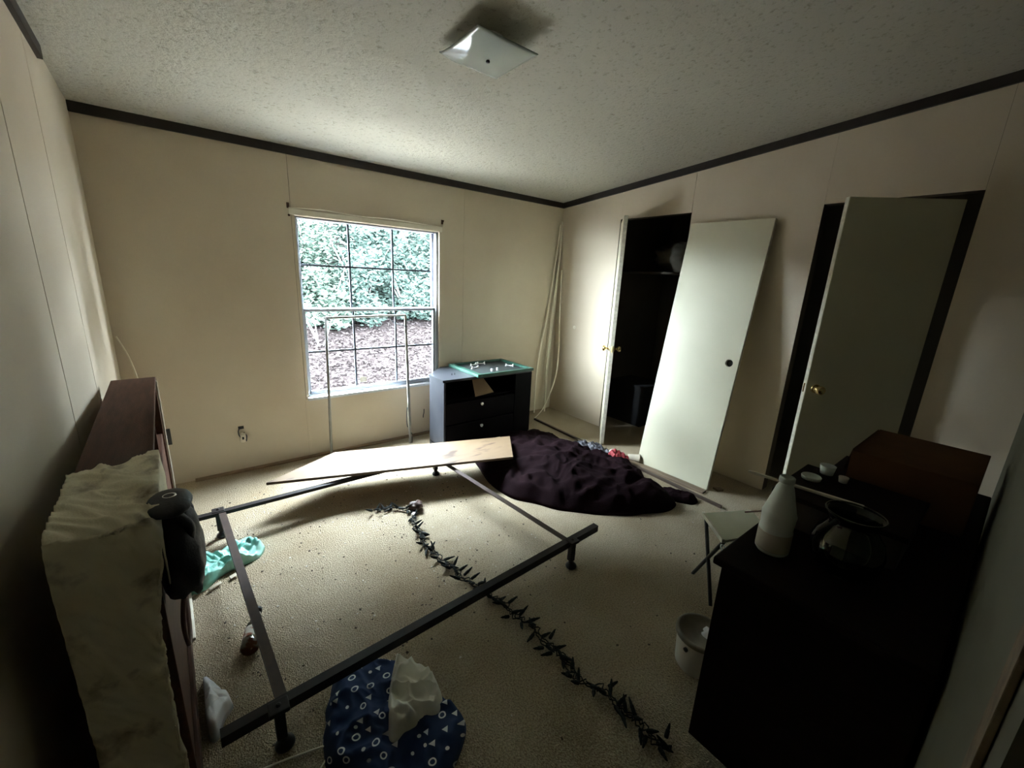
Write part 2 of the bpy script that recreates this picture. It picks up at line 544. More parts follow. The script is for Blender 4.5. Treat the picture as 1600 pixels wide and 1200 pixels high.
def heap(outline, h, folds=0.02, freq=9.0, nr=26, nt=110, pw=2.2, seed=0, base=0.0, twist=0.0, ridge=1.0, hfun=None, crumple=0.0, cfreq=10.0):
    """crumpled cloth lying in a heap: a closed dome over a floor outline, with folds"""
    P = [Vector((a, b)) for a, b in outline]
    c = sum(P, Vector((0, 0))) / len(P)
    P = [Vector(q) for q in [Vector((x.x, x.y, 0)) for x in P]]
    P = smooth(P + [P[0]], 8)
    ang = sorted([((math.atan2(q.y - c.y, q.x - c.x)) % (2 * PI), (Vector((q.x, q.y)) - c).length) for q in P])
    A = [ang[-1]] + ang + [ang[0]]
    A[0] = (A[0][0] - 2 * PI, A[0][1])
    A[-1] = (A[-1][0] + 2 * PI, A[-1][1])

    def rad(t):
        t %= 2 * PI
        for i in range(len(A) - 1):
            if A[i][0] <= t <= A[i + 1][0]:
                k = (t - A[i][0]) / max(1e-6, A[i + 1][0] - A[i][0])
                return A[i][1] * (1 - k) + A[i + 1][1] * k
        return A[1][1]
    R = [rad(2 * PI * k / nt) for k in range(nt)]
    vs, fs, uv = [], [], []
    so = Vector((seed * 3.1, seed * 1.7, seed))
    for i in range(1, nr + 1):
        q = i / nr
        for k in range(nt):
            t = 2 * PI * k / nt
            wob = 1 + 0.05 * noise.noise(Vector((math.cos(t) * 3, math.sin(t) * 3, seed))) * q
            x = c.x + math.cos(t) * R[k] * q * wob
            y = c.y + math.sin(t) * R[k] * q * wob
            e = max(0.0, 1 - q ** pw)
            wv = Vector((x, y, 0)) + so
            d = Vector((noise.noise(wv * 3), noise.noise(wv * 3 + Vector((7, 0, 0))), 0)) * 0.12
            f1 = (1 - abs(noise.noise((wv + d) * freq))) ** 2 * ridge
            f2 = noise.noise(wv * freq * 0.4)
            f3 = (1 - abs(noise.noise((wv + d) * freq * 2.3))) ** 2
            z = h * e * (0.72 + 0.55 * f2) + folds * (f1 + 0.45 * f3) * min(1, e * 3 + 0.12)
            if crumple:
                vd = noise.voronoi((wv + d * 0.6) * cfreq)[0]
                vd2 = noise.voronoi((wv - d * 0.5 + Vector((5, 2, 0))) * cfreq * 1.9)[0]
                z += crumple * (vd[0] * 0.9 + (vd2[1] - vd2[0]) * 0.35) * min(1, e * 4 + 0.1)
            if hfun:
                z *= hfun(x, y)
            if i == nr:
                z = 0.0
            vs.append(Vector((x, y, base + max(z, 0) + (0.002 if i < nr else 0))))
            uv.append((x + z * 0.6, y + z * 0.6))
    n0 = len(vs)
    cz = sum(v.z for v in vs[:nt]) / nt
    vs.append(Vector((c.x, c.y, cz)))
    uv.append((c.x, c.y))
    for i in range(nr - 1):
        for k in range(nt):
            fs.append((i * nt + k, i * nt + (k + 1) % nt, (i + 1) * nt + (k + 1) % nt, (i + 1) * nt + k))
    for k in range(nt):
        fs.append((n0, k, (k + 1) % nt) if False else (n0, (k + 1) % nt, k))
    fs.append(tuple(range((nr - 1) * nt, nr * nt)))
    mb = MB().add(vs, fs)
    return mb, uv, (c.x, c.y, base)

# ------------------------------------------------------------------ room shell
W, D, H0, S = 3.6974, 3.425, 2.29, 0.0921
FY = -0.052                      # face of the front wall (the camera stands in its doorway)
XO = 5.0                         # far side of the closet and the dark room beyond the right wall
YB = -1.9
def cz(y):
    return H0 + S * (D - y)

fl = MB()
fl.span((-0.12, YB, -0.12), (XO + 0.1, D + 0.1, 0))
struct(fl.build('floor', 'carpet'))

ce = MB()
ce.prism([(-0.12, YB - 0.1, cz(YB - 0.1)), (-0.12, D + 0.12, cz(D + 0.12)), (-0.12, D + 0.12, cz(D + 0.12) + 0.12), (-0.12, YB - 0.1, cz(YB - 0.1) + 0.12)], (XO + 0.3, 0, 0))
struct(ce.build('ceiling', 'ceiling'))

# back wall: dark backing with a window hole, and three wallboard panels
WX0, WX1, WZ0, WZ1 = 1.055, 2.205, 0.50, 1.85
b = MB()
y0, y1 = D + 0.006, D + 0.10
b.span((-0.12, y0, 0), (WX0, y1, H0 + 0.02)).span((WX1, y0, 0), (XO + 0.1, y1, H0 + 0.02))
b.span((WX0, y0, 0), (WX1, y1, WZ0)).span((WX0, y0, WZ1), (WX1, y1, H0 + 0.02))
wb = struct(b.build('wall_back', 'seam'))
def panel(rects, parent, mk='wall'):
    q = MB()
    for a_, b_ in rects:
        q.span(a_, b_)
    return q.build('wall_panel', mk, parent)
g = 0.0015
panel([((0, D, 0), (1.034 - g, y0, H0))], wb)
panel([((1.034 + g, D, 0), (WX0, y0, H0)), ((WX1, D, 0), (2.462 - g, y0, H0)), ((WX0, D, 0), (WX1, y0, WZ0)), ((WX0, D, WZ1), (WX1, y0, H0))], wb)
panel([((2.462 + g, D, 0), (W, y0, H0))], wb)
MB().span((1.026, D - 0.004, 0.0), (1.044, D, 0.485), 0.001).build('seam_strip', 'wall', wb)
MB().span((2.456, D - 0.003, 0.0), (2.468, D, H0)).build('seam_strip', 'wall', wb)

def side_wall(name, x0, x1, spans):
    """spans: list of (ya, yb, zlow) pieces between floor/opening and the sloping ceiling"""
    q = MB()
    for ya, yb, zl in spans:
        q.prism([(x0, ya, zl), (x0, yb, zl), (x0, yb, cz(yb) + 0.03), (x0, ya, cz(ya) + 0.03)], (x1 - x0, 0, 0))
    return q
CL0, CL1, CLZ = 1.938, 2.646, 2.072       # closet opening
D20, D21, D2Z = 0.326, 1.029, 2.045       # second door opening
wr = struct(side_wall('wall_right', W + 0.006, W + 0.09, [(YB, D20, 0), (D20, D21, D2Z), (D21, CL0, 0), (CL0, CL1, CLZ), (CL1, D + 0.09, 0)]).build('wall_right', 'seam'))
for ya, yb, zl in ((FY, D20, 0), (D20 + g, D21 - g, D2Z), (D21, CL0 - g, 0), (CL0 + g, CL1 - g, CLZ), (CL1, D, 0)):
    side_wall('', W, W + 0.006, [(ya, yb, zl)]).build('wall_panel', 'wall', wr)
wl = struct(side_wall('wall_left', -0.10, -0.008, [(YB, D + 0.09, 0)]).build('wall_left', 'seam'))
for ya, yb in ((FY, 2.085), (2.093, 2.611), (2.619, D)):
    side_wall('', -0.008, 0.0, [(ya, yb, 0)]).build('wall_panel', 'wall', wl)

# front wall with the doorway the picture is taken from
DW0, DW1 = 0.02, 0.772
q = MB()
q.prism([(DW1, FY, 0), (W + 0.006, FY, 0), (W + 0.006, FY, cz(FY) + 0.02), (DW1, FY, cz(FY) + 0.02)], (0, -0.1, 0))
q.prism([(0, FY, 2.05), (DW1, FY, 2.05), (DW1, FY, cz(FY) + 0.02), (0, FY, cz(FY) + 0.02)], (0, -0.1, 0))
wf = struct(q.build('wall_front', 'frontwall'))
MB().span((DW1 + 0.055, FY + 0.001, 0), (DW1 + 0.10, FY + 0.006, 2.05), 0.001).build('casing', 'plank', wf)

# enclosing walls of the closet, the dark room and the hall behind the camera
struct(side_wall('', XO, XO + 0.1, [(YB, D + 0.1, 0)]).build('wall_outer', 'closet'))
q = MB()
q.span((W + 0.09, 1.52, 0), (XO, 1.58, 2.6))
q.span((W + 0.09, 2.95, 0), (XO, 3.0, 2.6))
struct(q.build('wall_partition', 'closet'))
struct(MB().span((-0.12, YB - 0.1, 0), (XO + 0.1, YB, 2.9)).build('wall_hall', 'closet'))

# dark trim under the ceiling
t1 = MB().span((0, D - 0.018, H0 - 0.052), (W, D, H0 + 0.001), 0.004)
struct(t1.build('trim_1', 'trim'))
t2 = MB().prism([(W - 0.018, FY, cz(FY) - 0.052), (W - 0.018, D - 0.018, cz(D) - 0.052), (W - 0.018, D - 0.018, cz(D) + 0.002), (W - 0.018, FY, cz(FY) + 0.002)], (0.018, 0, 0))
struct(t2.build('trim_2', 'trim'))
t3 = MB().prism([(0, FY, cz(FY) - 0.052), (0, 2.84, cz(2.84) - 0.052), (0, 2.84, cz(2.84) + 0.002), (0, FY, cz(FY) + 0.002)], (0.018, 0, 0))
struct(t3.build('trim_3', 'trim'))
struct(MB().span((0.28, D - 0.035, 0), (3.3, D, 0.016), 0.003).build('tack_strip_shade', 'tack'))  # tack strip doubling as the shaded floor band below the sill, painted brown

# window
wn = bpy.data.objects.new('window_1', None)
C.objects.link(wn)
wn.location = (1.63, D + 0.05, 0.5)
wn['_o'] = (1.63, D + 0.05, 0.5)
struct(wn)
yo = D + 0.022
q = MB()
fw = 0.022
q.span((WX0, yo, WZ0), (WX0 + fw * 0.6, y1 - 0.005, WZ1), 0.002).span((WX1 - fw, yo, WZ0), (WX1, y1 - 0.005, WZ1), 0.002)
q.span((WX0, yo, WZ1 - 0.012), (WX1, y1 - 0.005, WZ1), 0.002).span((WX0, yo, WZ0), (WX1, y1 - 0.005, WZ0 + 0.012), 0.002)
q.build('frame', 'vinyl', wn)
MB().span((WX0 - 0.01, D - 0.022, WZ0 - 0.022), (WX1 + 0.005, y1 - 0.01, WZ0 + 0.001), 0.004).build('sill', 'sill', wn)
def sash(name, za, zb, ya, yb, top, bot):
    q = MB()
    xa, xb = WX0 + 0.014, WX1 - 0.022
    q.span((xa, ya, za), (xa + 0.016, yb, zb), 0.002).span((xb - 0.022, ya, za), (xb, yb, zb), 0.002)
    q.span((xa, ya, zb - top), (xb, yb, zb), 0.002).span((xa, ya, za), (xb, yb, za + bot), 0.002)
    s_ = q.build(name, 'vinyl', wn)
    ix0, ix1, iz0, iz1 = xa + 0.016, xb - 0.022, za + bot, zb - top
    ym = (ya + yb) / 2
    for k in (1, 2):
        xx = ix0 + (ix1 - ix0) * k / 3
        MB().span((xx - 0.0075, ym - 0.006, iz0), (xx + 0.0075, ym + 0.006, iz1), 0.001).build('muntin', 'vinyl_backlit', s_)
    zz = (iz0 + iz1) / 2
    MB().span((ix0, ym - 0.0055, zz - 0.0075), (ix1, ym + 0.0055, zz + 0.0075), 0.001).build('muntin', 'vinyl_backlit', s_)
    for k in range(3):
        for j in range(2):
            a_ = (ix0 + (ix1 - ix0) * k / 3 + 0.006, ym, iz0 + (iz1 - iz0) * j / 2 + 0.006)
            c_ = (ix0 + (ix1 - ix0) * (k + 1) / 3 - 0.006, ym, iz0 + (iz1 - iz0) * (j + 1) / 2 - 0.006)
            MB().add([a_, (c_[0], ym, a_[2]), c_, (a_[0], ym, c_[2])], [(0, 1, 2, 3)]).build('pane', 'glass', s_)
    return s_
sash('upper_sash', 1.165, WZ1 - 0.004, D + 0.064, D + 0.088, 0.012, 0.03)
lower = sash('lower_sash', WZ0 + 0.008, 1.19, D + 0.034, D + 0.058, 0.022, 0.032)
MB().span((1.475, D + 0.0435, 0.565), (1.53, D + 0.0445, 0.61)).build('sticker', 'paper', lower)
MB().span((1.02, D - 0.006, WZ1 + 0.004), (2.232, D, WZ1 + 0.042), 0.002).build('head_strip', 'pipe', wn)
MB().tube([(1.02, D - 0.006, WZ1 + 0.045), (1.25, D - 0.012, WZ1 + 0.058), (1.5, D - 0.008, WZ1 + 0.05), (1.8, D - 0.012, WZ1 + 0.056), (2.232, D - 0.007, WZ1 + 0.044)], 0.004, 6, 5).build('peeling_edge', 'pipe', wn)

# ------------------------------------------------------------------ doors
def slab_frame(org, ux, uz, wdt, hgt, thk, nrm):
    """eight corners of a slab with lower corner org, width along ux, height along uz, thickness along nrm"""
    o, ux, uz, n = Vector(org), Vector(ux), Vector(uz), Vector(nrm)
    return lambda a, b_, t: o + ux * a + uz * b_ + n * t
def slab(name, fr, wdt, hgt, thk, mk, parent=None, loc=None, bev=0.002):
    q = MB()
    e = bev
    ring = lambda t, i: [fr(i, i, t), fr(wdt - i, i, t), fr(wdt - i, hgt - i, t), fr(i, hgt - i, t)]
    vs = ring(0, e) + ring(e, 0) + ring(thk - e, 0) + ring(thk, e)
    fs = [(3, 2, 1, 0), (12, 13, 14, 15)]
    for l in range(3):
        for k in range(4):
            fs.append((l * 4 + k, l * 4 + (k + 1) % 4, l * 4 + 4 + (k + 1) % 4, l * 4 + 4 + k))
    q.add(vs, fs)
    return q.build(name, mk, parent, loc)
def knob(parent, c, axis, mk='brass'):
    MB().lathe(c, [(0.026, 0), (0.028, 0.004), (0.022, 0.008), (0.010, 0.012), (0.010, 0.03), (0.020, 0.036), (0.026, 0.046), (0.026, 0.056), (0.018, 0.064), (0.0, 0.066)], 20, axis).build('knob', mk, parent, smooth_=True)

def hinged_door(name, hinge, free, z0, z1, thk, kz, kin, swap):
    h, f_ = Vector((*hinge, 0)), Vector((*free, 0))
    ux = (f_ - h)
    wd = ux.length
    ux.normalize()
    nrm = Vector((0, 0, 1)).cross(ux) * swap
    fr = slab_frame(h + Vector((0, 0, z0)), ux, (0, 0, 1), wd, z1 - z0, thk, nrm)
    d = slab(name, fr, wd, z1 - z0, thk, 'door', None, (h.x, h.y, z0))
    struct(d)
    q = MB()
    e0 = fr(wd + 0.0006, 0.003, thk * 0.04)
    q.add([fr(wd + 0.0006, 0.003, 0.002), fr(wd + 0.0006, 0.003, thk - 0.002), fr(wd + 0.0006, z1 - z0 - 0.003, thk - 0.002), fr(wd + 0.0006, z1 - z0 - 0.003, 0.002),
           fr(wd - 0.0005, 0.003, 0.002), fr(wd - 0.0005, 0.003, thk - 0.002), fr(wd - 0.0005, z1 - z0 - 0.003, thk - 0.002), fr(wd - 0.0005, z1 - z0 - 0.003, 0.002)],
          [(0, 1, 2, 3), (7, 6, 5, 4), (0, 4, 5, 1), (1, 5, 6, 2), (2, 6, 7, 3), (3, 7, 4, 0)])
    q.build('door_edge', 'door_edge', d)
    knob(d, fr(wd - kin, kz - z0, thk), nrm)
    knob(d, fr(wd - kin, kz - z0, 0), -nrm)
    MB().box(fr(wd + 0.001, kz - z0, thk / 2), (0.008, 0.008, 0.055), None, 0.001).build('latch', 'brass', d)
    for zz in (0.22, 1.75):
        MB().cyl(fr(-0.006, zz, thk * 0.5), fr(-0.006, zz + 0.085, thk * 0.5), 0.006).build('hinge', 'brass', d)
    return d
hinged_door('door_1', (3.686, 2.628), (3.307, 2.305), 0.012, 2.035, 0.034, 0.915, 0.05, 1)
hinged_door('door_2', (3.668, 0.378), (3.262, 0.782), 0.012, 2.0, 0.034, 0.93, 0.055, -1)

# loose door leaning on the right wall
bl, br = Vector((3.29, 1.873, 0.006)), Vector((3.315, 1.278, 0.006))
tl = Vector((3.63, 1.94, 1.985))
ux = (br - bl).normalized()
uz = (tl - bl)
uz = (uz - ux * uz.dot(ux)).normalized()
nrm = ux.cross(uz)
if nrm.x < 0:
    nrm = -nrm
ld = thing('interior_door', 'loose cream interior door slab with an empty knob hole leaning against the right wall', 'door', (bl + br) / 2)
DWD, DHT = 0.603, 2.0
fr = slab_frame(bl, ux, uz, DWD, DHT, 0.03, nrm)
q = MB()
# face with a round bored hole: ring of quads around the bore, plus the slab borders
hc = (DWD - 0.065, 0.965)
hr = 0.027
nseg = 24
def bore(t0, t1):
    sq = 0.06
    vs, fs = [], []
    for t in (t0, t1):
        for k in range(nseg):
            an = 2 * PI * k / nseg
            ca, sa = math.cos(an), math.sin(an)
            m_ = max(abs(ca), abs(sa))
            vs.append(fr(hc[0] + ca * hr, hc[1] + sa * hr, t))
            vs.append(fr(hc[0] + ca / m_ * sq, hc[1] + sa / m_ * sq, t))
    n2 = 2 * nseg
    for k in range(nseg):
        a0, a1 = 2 * k, 2 * ((k + 1) % nseg)
        fs.append((a0, a1, a1 + 1, a0 + 1))
        fs.append((n2 + a0, n2 + a0 + 1, n2 + a1 + 1, n2 + a1))
        fs.append((a0, n2 + a0, n2 + a1, a1))
    q.add(vs, fs)
    for (a0, a1, b0, b1) in ((0, hc[0] - sq, 0, DHT), (hc[0] + sq, DWD, 0, DHT), (hc[0] - sq, hc[0] + sq, 0, hc[1] - sq), (hc[0] - sq, hc[0] + sq, hc[1] + sq, DHT)):
        c8 = [fr(a, b_, t) for t in (t0, t1) for (a, b_) in ((a0, b0), (a1, b0), (a1, b1), (a0, b1))]
        q.add(c8, [(0, 1, 2, 3), (7, 6, 5, 4), (0, 4, 5, 1), (1, 5, 6, 2), (2, 6, 7, 3), (3, 7, 4, 0)])
bore(0, 0.03)
q.build('panel', 'door', ld)
MB().lathe(fr(hc[0], hc[1], 0.026), [(0.0265, 0), (0.0265, 0.003)], 20, nrm).build('bore_back', 'darkhole', ld)
q = MB()
q.add([fr(DWD + 0.0008, 0, 0.001), fr(DWD + 0.0008, 0, 0.029), fr(DWD + 0.0008, DHT, 0.029), fr(DWD + 0.0008, DHT, 0.001),
       fr(DWD - 0.0005, 0, 0.001), fr(DWD - 0.0005, 0, 0.029), fr(DWD - 0.0005, DHT, 0.029), fr(DWD - 0.0005, DHT, 0.001)],
      [(0, 1, 2, 3), (7, 6, 5, 4), (0, 4, 5, 1), (1, 5, 6, 2), (2, 6, 7, 3), (3, 7, 4, 0)])
q.build('door_edge', 'door_edge', ld)

# ------------------------------------------------------------------ ceiling light
lx, ly = 1.50, 1.685
lz = cz(ly)
cl = thing('ceiling_light', 'square bent glass flush ceiling light with a dark centre finial', 'ceiling light', (lx, ly, lz))
MB().lathe((lx, ly, lz - 0.03), [(0.062, 0), (0.066, 0.006), (0.066, 0.034)], 32).build('pan', 'whiteplastic', cl)
def shade(u, v):
    a, c_ = (u - 0.5) * 2, (v - 0.5) * 2
    r2 = a * a + c_ * c_
    z = lz - 0.054 - 0.018 * (1 - a ** 2) * (1 - c_ ** 2) + 0.012 * max(0.0, -a - 0.55) * max(0.0, c_ - 0.4) * 4
    return Vector((lx + a * 0.15, ly + c_ * 0.15, z))
MB().grid(shade, 20, 20).build('glass_shade', 'shade', cl, smooth_=True, thick=0.004)
MB().lathe((lx, ly, lz - 0.084), [(0.0, 0), (0.007, 0.001), (0.009, 0.005), (0.007, 0.01), (0.005, 0.07)], 16).build('finial', 'blackmetal', cl, smooth_=True)
MB().lathe((lx + 0.03, ly, lz - 0.062), [(0.016, 0), (0.016, 0.034)], 14).build('lamp_socket', 'whiteplastic', cl)

# ------------------------------------------------------------------ headboard along the left wall
hf, hn = Vector((0.205, 2.71, 0)), Vector((0.25, 1.13, 0))
ha = (hn - hf).normalized()            # along, far to near
hb = Vector((ha.y, -ha.x, 0))          # towards the wall
HL = (hn - hf).length
def HP(a, b_, z):
    return hf + ha * a + hb * b_ + Vector((0, 0, z))
hd = thing('bookcase_headboard', 'dark reddish brown bookcase headboard standing along the left wall', 'headboard', (0.15, 1.92, 0))
def hbox(a0, a1, b0, b1, z0, z1, name, mk='headwood', par=None, bev=0.003):
    q = MB()
    ca, cb, c_z = (a0 + a1) / 2, (b0 + b1) / 2, (z0 + z1) / 2
    R = Matrix(((ha.x, hb.x, 0), (ha.y, hb.y, 0), (0, 0, 1)))
    q.box(HP(ca, cb, c_z), (abs(a1 - a0), abs(b1 - b0), abs(z1 - z0)), R, bev)
    return q.build(name, mk, par or hd)
HDp = 0.165
hbox(0, HL, 0, HDp, 0.90, 0.92, 'top')
hbox(0.0, 0.02, 0.005, HDp, 0, 0.90, 'side_panel')
hbox(HL - 0.02, HL, 0.005, HDp, 0, 0.90, 'side_panel')
hbox(0.02, HL - 0.02, HDp - 0.012, HDp, 0.06, 0.90, 'back_panel')
hbox(0.02, HL - 0.02, 0.012, HDp - 0.012, 0.60, 0.62, 'shelf')
hbox(0.02, HL - 0.02, 0.012, 0.03, 0.10, 0.60, 'front_panel')
for k in (1, 2):
    hbox(HL * k / 3 - 0.009, HL * k / 3 + 0.009, 0.012, HDp - 0.012, 0.62, 0.90, 'divider')
hbox(0.02, HL - 0.02, 0.0, 0.012, 0.02, 0.10, 'kick_board')
hbox(0.40, 0.88, -0.012, -0.001, 0.0, 0.012, 'base_edge', 'headpale')['label'] = 'pale edge strip'  # pale strip along the foot of the headboard front
hbox(0.0, 0.012, -0.004, 0.004, 0.12, 0.90, 'corner_edge', 'headpale')['label'] = 'corner edge with window light painted pale'  # pale colour stands for window light along the far corner

# stained sheet over its near end
def sheet(u, v):
    # u: along the top then down over the near end; v: across, wall side to front side then over the edge
    L1, L2 = 0.44, 0.90
    s_ = u * (L1 + L2)
    a0 = HL - L1 + 0.02
    start = 0.12 * (1 - v) - 0.02 * math.sin(v * 9)
    wv = Vector((s_ * 6, v * 1.6, 3.3))
    fold = 0.5 * (noise.noise(wv) + 0.6 * noise.noise(Vector((s_ * 15 + v * 5, v * 2.5, 1.0))))
    cr = (1 - abs(noise.noise(Vector((s_ * 9 - v * 3.4, v * 1.2, 8.0))))) ** 3 + 0.6 * (1 - abs(noise.noise(Vector((s_ * 26 - v * 5.5, v * 2.0, 2.0))))) ** 4
    hgt = 0.010 + 0.006 * fold + 0.016 * cr
    wd = 0.23
    b_ = HDp - 0.003 - v * (HDp + 0.05)
    over = max(0.0, -b_ - 0.006)
    dropf = 0.0
    if over > 0:
        dropf = over * 5.0
        b_ = -0.008 - 0.008 * abs(fold) - 0.006 * cr
    if s_ < L1:
        p_ = HP(a0 + s_ + start * (1 - s_ / L1), b_, 0.922 + hgt - dropf * (1.0 - 0.3 * s_ / L1))
        k = max(0, (s_ - L1 + 0.05) / 0.05)
        p_.z -= 0.02 * k * k
        return p_
    d = s_ - L1
    flare = 0.006 + 0.008 * fold + 0.012 * cr
    b2 = b_ + (0.006 * math.sin(d * 5) + 0.03 + 0.02 * d) * v * min(1, d * 4)
    return HP(HL + 0.002 + abs(flare) + 0.012 * min(1, d * 20), b2, max(0.05, 0.918 + hgt * max(0, 1 - d * 10) - d) if over <= 0 else max(0.05, 0.915 - d))
sh = MB().grid(sheet, 190, 60).build('bed_sheet', 'sheet', None, (0.22, 1.3, 0.92), smooth_=True, thick=0.0025)
tag(sh, 'stained off white sheet draped over the near end of the headboard', 'sheet')

# black bag hooked over the front edge of the headboard
bgx = thing('shoulder_bag', 'black soft bag hooked over the front corner of the headboard', 'bag', (0.29, 1.21, 0.69))
def blob(c, r, seed, amp=0.12, nu=26, nv=18, sq=2.4):
    q = MB()
    c = Vector(c)
    def fn(u, v):
        th, ph = 2 * PI * u, PI * v
        d = Vector((math.sin(ph) * math.cos(th), math.sin(ph) * math.sin(th), math.cos(ph)))
        k = (abs(d.x) ** sq + abs(d.y) ** sq + abs(d.z) ** sq) ** (-1 / sq)
        k *= 1 + amp * noise.noise(d * 2.2 + Vector((seed, 0, 0))) + amp * 0.4 * noise.noise(d * 6 + Vector((0, seed, 0)))
        return c + Vector((d.x * r[0], d.y * r[1], d.z * r[2])) * k
    q.grid(fn, nu, nv)
    return q
blob((0.286, 1.205, 0.79), (0.046, 0.085, 0.125), 4.0, 0.2).build('bag_body', 'blackcloth', bgx, smooth_=True, weld=True)
blob((0.282, 1.175, 0.935), (0.044, 0.065, 0.018), 9.0, 0.05).build('flap', 'blackcloth', bgx, smooth_=True, weld=True)
MB().rings([(Vector((0.284 + 0.012 * math.cos(a * PI / 8), 1.18 + 0.012 * math.sin(a * PI / 8), 0.9515)), 0.0022) for a in range(17)], 6, False).build('grommet', 'steel', bgx)
for dy in (-0.045, 0.05):
    MB().tube([(0.285, 1.18 + dy, 0.93), (0.312, 1.19 + dy, 0.88), (0.300, 1.21 + dy * 0.8, 0.81)], 0.012, 8).build('handle', 'blackcloth', bgx, smooth_=True)
MB().tube([(0.283, 1.19, 0.70), (0.266, 1.20, 0.58), (0.264, 1.26, 0.46), (0.262, 1.38, 0.40), (0.258, 1.52, 0.42)], 0.006, 6).build('strap', 'strap', bgx, smooth_=True)

# ------------------------------------------------------------------ steel bed frame
bf = thing('steel_bed', 'dark steel bed frame with two long rails on the carpet', 'bed frame', (1.1, 1.9, 0))
RZ = 0.165
def angle_iron(name, a, b_, side, mk, wv=0.036, wh=0.034, par=None):
    """L profile: vertical flange outside, flat flange inside; side = direction of the flat flange"""
    a, b_, sd = Vector(a), Vector(b_), Vector(side).normalized()
    t = 0.003
    up = Vector((0, 0, 1))
    prof = [up * 0, up * -wv, up * -wv + sd * t, up * -t + sd * t, up * -t + sd * wh, sd * wh]
    q = MB()
    n = len(prof)
    q.add([a + x for x in prof] + [b_ + x for x in prof], [tuple(range(n))[::-1], tuple(range(n, 2 * n))] + [(i, (i + 1) % n, n + (i + 1) % n, n + i) for i in range(n)])
    return q.build(name, mk, par or bf)
near_a, near_b = Vector((0.300, 1.183, RZ)), Vector((2.052, 1.270, RZ))
far_a, far_b = Vector((0.262, 2.575, RZ)), Vector((1.95, 2.60, RZ))
angle_iron('side_rail', near_a, near_b, (0, 1, 0), 'bedmetal')
angle_iron('side_rail', far_a, far_b, (0, -1, 0), 'bedmetal')
def lerp(a, b_, t):
    return a + (b_ - a) * t
cl_n, cl_f = lerp(near_a, near_b, 0.085), lerp(far_a, far_b, 0.068)
cr_n, cr_f = lerp(near_a, near_b, 0.875), lerp(far_a, far_b, 0.87)
dz = Vector((0, 0, -0.004))
angle_iron('cross_rail', cl_n + dz, cl_f + dz, (1, 0, 0), 'bedcross', 0.03, 0.032)
angle_iron('cross_rail', cr_n + dz, cr_f + dz, (-1, 0, 0), 'bedcross', 0.03, 0.032)
for c_, sx in ((cl_n, 1), (cl_f, 1), (cr_n, -1), (cr_f, -1)):
    p_ = Vector((c_.x, c_.y, 0))
    q = MB().box((p_.x, p_.y, 0.105), (0.03, 0.03, 0.12), None, 0.003)
    q.rings([(Vector((p_.x, p_.y, 0.06)), 0.014), (Vector((p_.x + 0.004, p_.y, 0.02)), 0.012)], 12)
    lg = q.build('leg', 'bedmetal', bf)
    MB().lathe((p_.x + 0.006, p_.y, 0), [(0.026, 0), (0.03, 0.005), (0.028, 0.014), (0.016, 0.026), (0.013, 0.032)], 20).build('glide', 'plastic_blk', lg, smooth_=True)
    MB().box((p_.x, p_.y, RZ - 0.004), (0.058, 0.05, 0.016), None, 0.004).build('clamp', 'bedmetal', bf)
    MB().lathe((p_.x, p_.y, RZ + 0.004), [(0.008, 0), (0.008, 0.004), (0.004, 0.007)], 10).build('rivet', 'bedmetal', bf)

# ------------------------------------------------------------------ pine board across the frame
ZB = 0.185
c4 = [Vector((0.632, 2.705, ZB)), Vector((2.16, 2.19, ZB)), Vector((2.392, 2.53, ZB)), Vector((1.10, 2.95, ZB))]
q = MB().prism(c4, (0, 0, 0.017))
bd = q.build('pine_board', 'board', None, (1.5, 2.5, ZB))
tag(bd, 'pale knotty pine board lying across the far rail of the bed frame', 'board')

# ------------------------------------------------------------------ white U-shaped rack below the window
rk = thing('metal_rack', 'white metal upright frame standing in front of the window', 'rack', (1.5, 3.3, 0))
MB().rings([(Vector((1.172, 3.335, 0)), 0.011), (Vector((1.187, 3.30, 1.14)), 0.0095)], 10).build('upright', 'rack', rk, smooth_=True)
q = MB()
a_, b_ = Vector((1.833, 3.258, 0.0)), Vector((1.815, 3.285, 1.155))
for s0, s1, ww in ((0.0, 1.0, 0.011),):
    q.prism([a_ + Vector((-0.013, 0, 0)), a_ + Vector((0.013, 0.004, 0)), b_ + Vector((0.010, 0.004, 0)), b_ + Vector((-0.010, 0, 0))], (0.002, 0.014, 0))
q.build('upright', 'rack', rk)
MB().box((1.842, 3.254, 0.035), (0.007, 0.006, 0.06), None, 0.001).build('slot', 'darkhole', rk)
MB().box((1.840, 3.254, 0.095), (0.007, 0.006, 0.016), None, 0.001).build('slot', 'darkhole', rk)
MB().cyl((1.183, 3.30, 1.137), (1.815, 3.288, 1.148), 0.009, n=10).build('top_bar', 'rack', rk, smooth_=True)
MB().tube([(1.55, 3.285, 1.128), (1.66, 3.28, 1.128), (1.71, 3.275, 1.09), (1.80, 3.272, 1.06), (1.812, 3.275, 1.035)], 0.0035, 6).build('wire', 'rubber', rk, smooth_=True)
MB().tube([(1.812, 3.275, 0.34), (1.803, 3.27, 0.27), (1.802, 3.268, 0.2), (1.806, 3.262, 0.16)], 0.004, 6).build('wire', 'rubber', rk, smooth_=True)

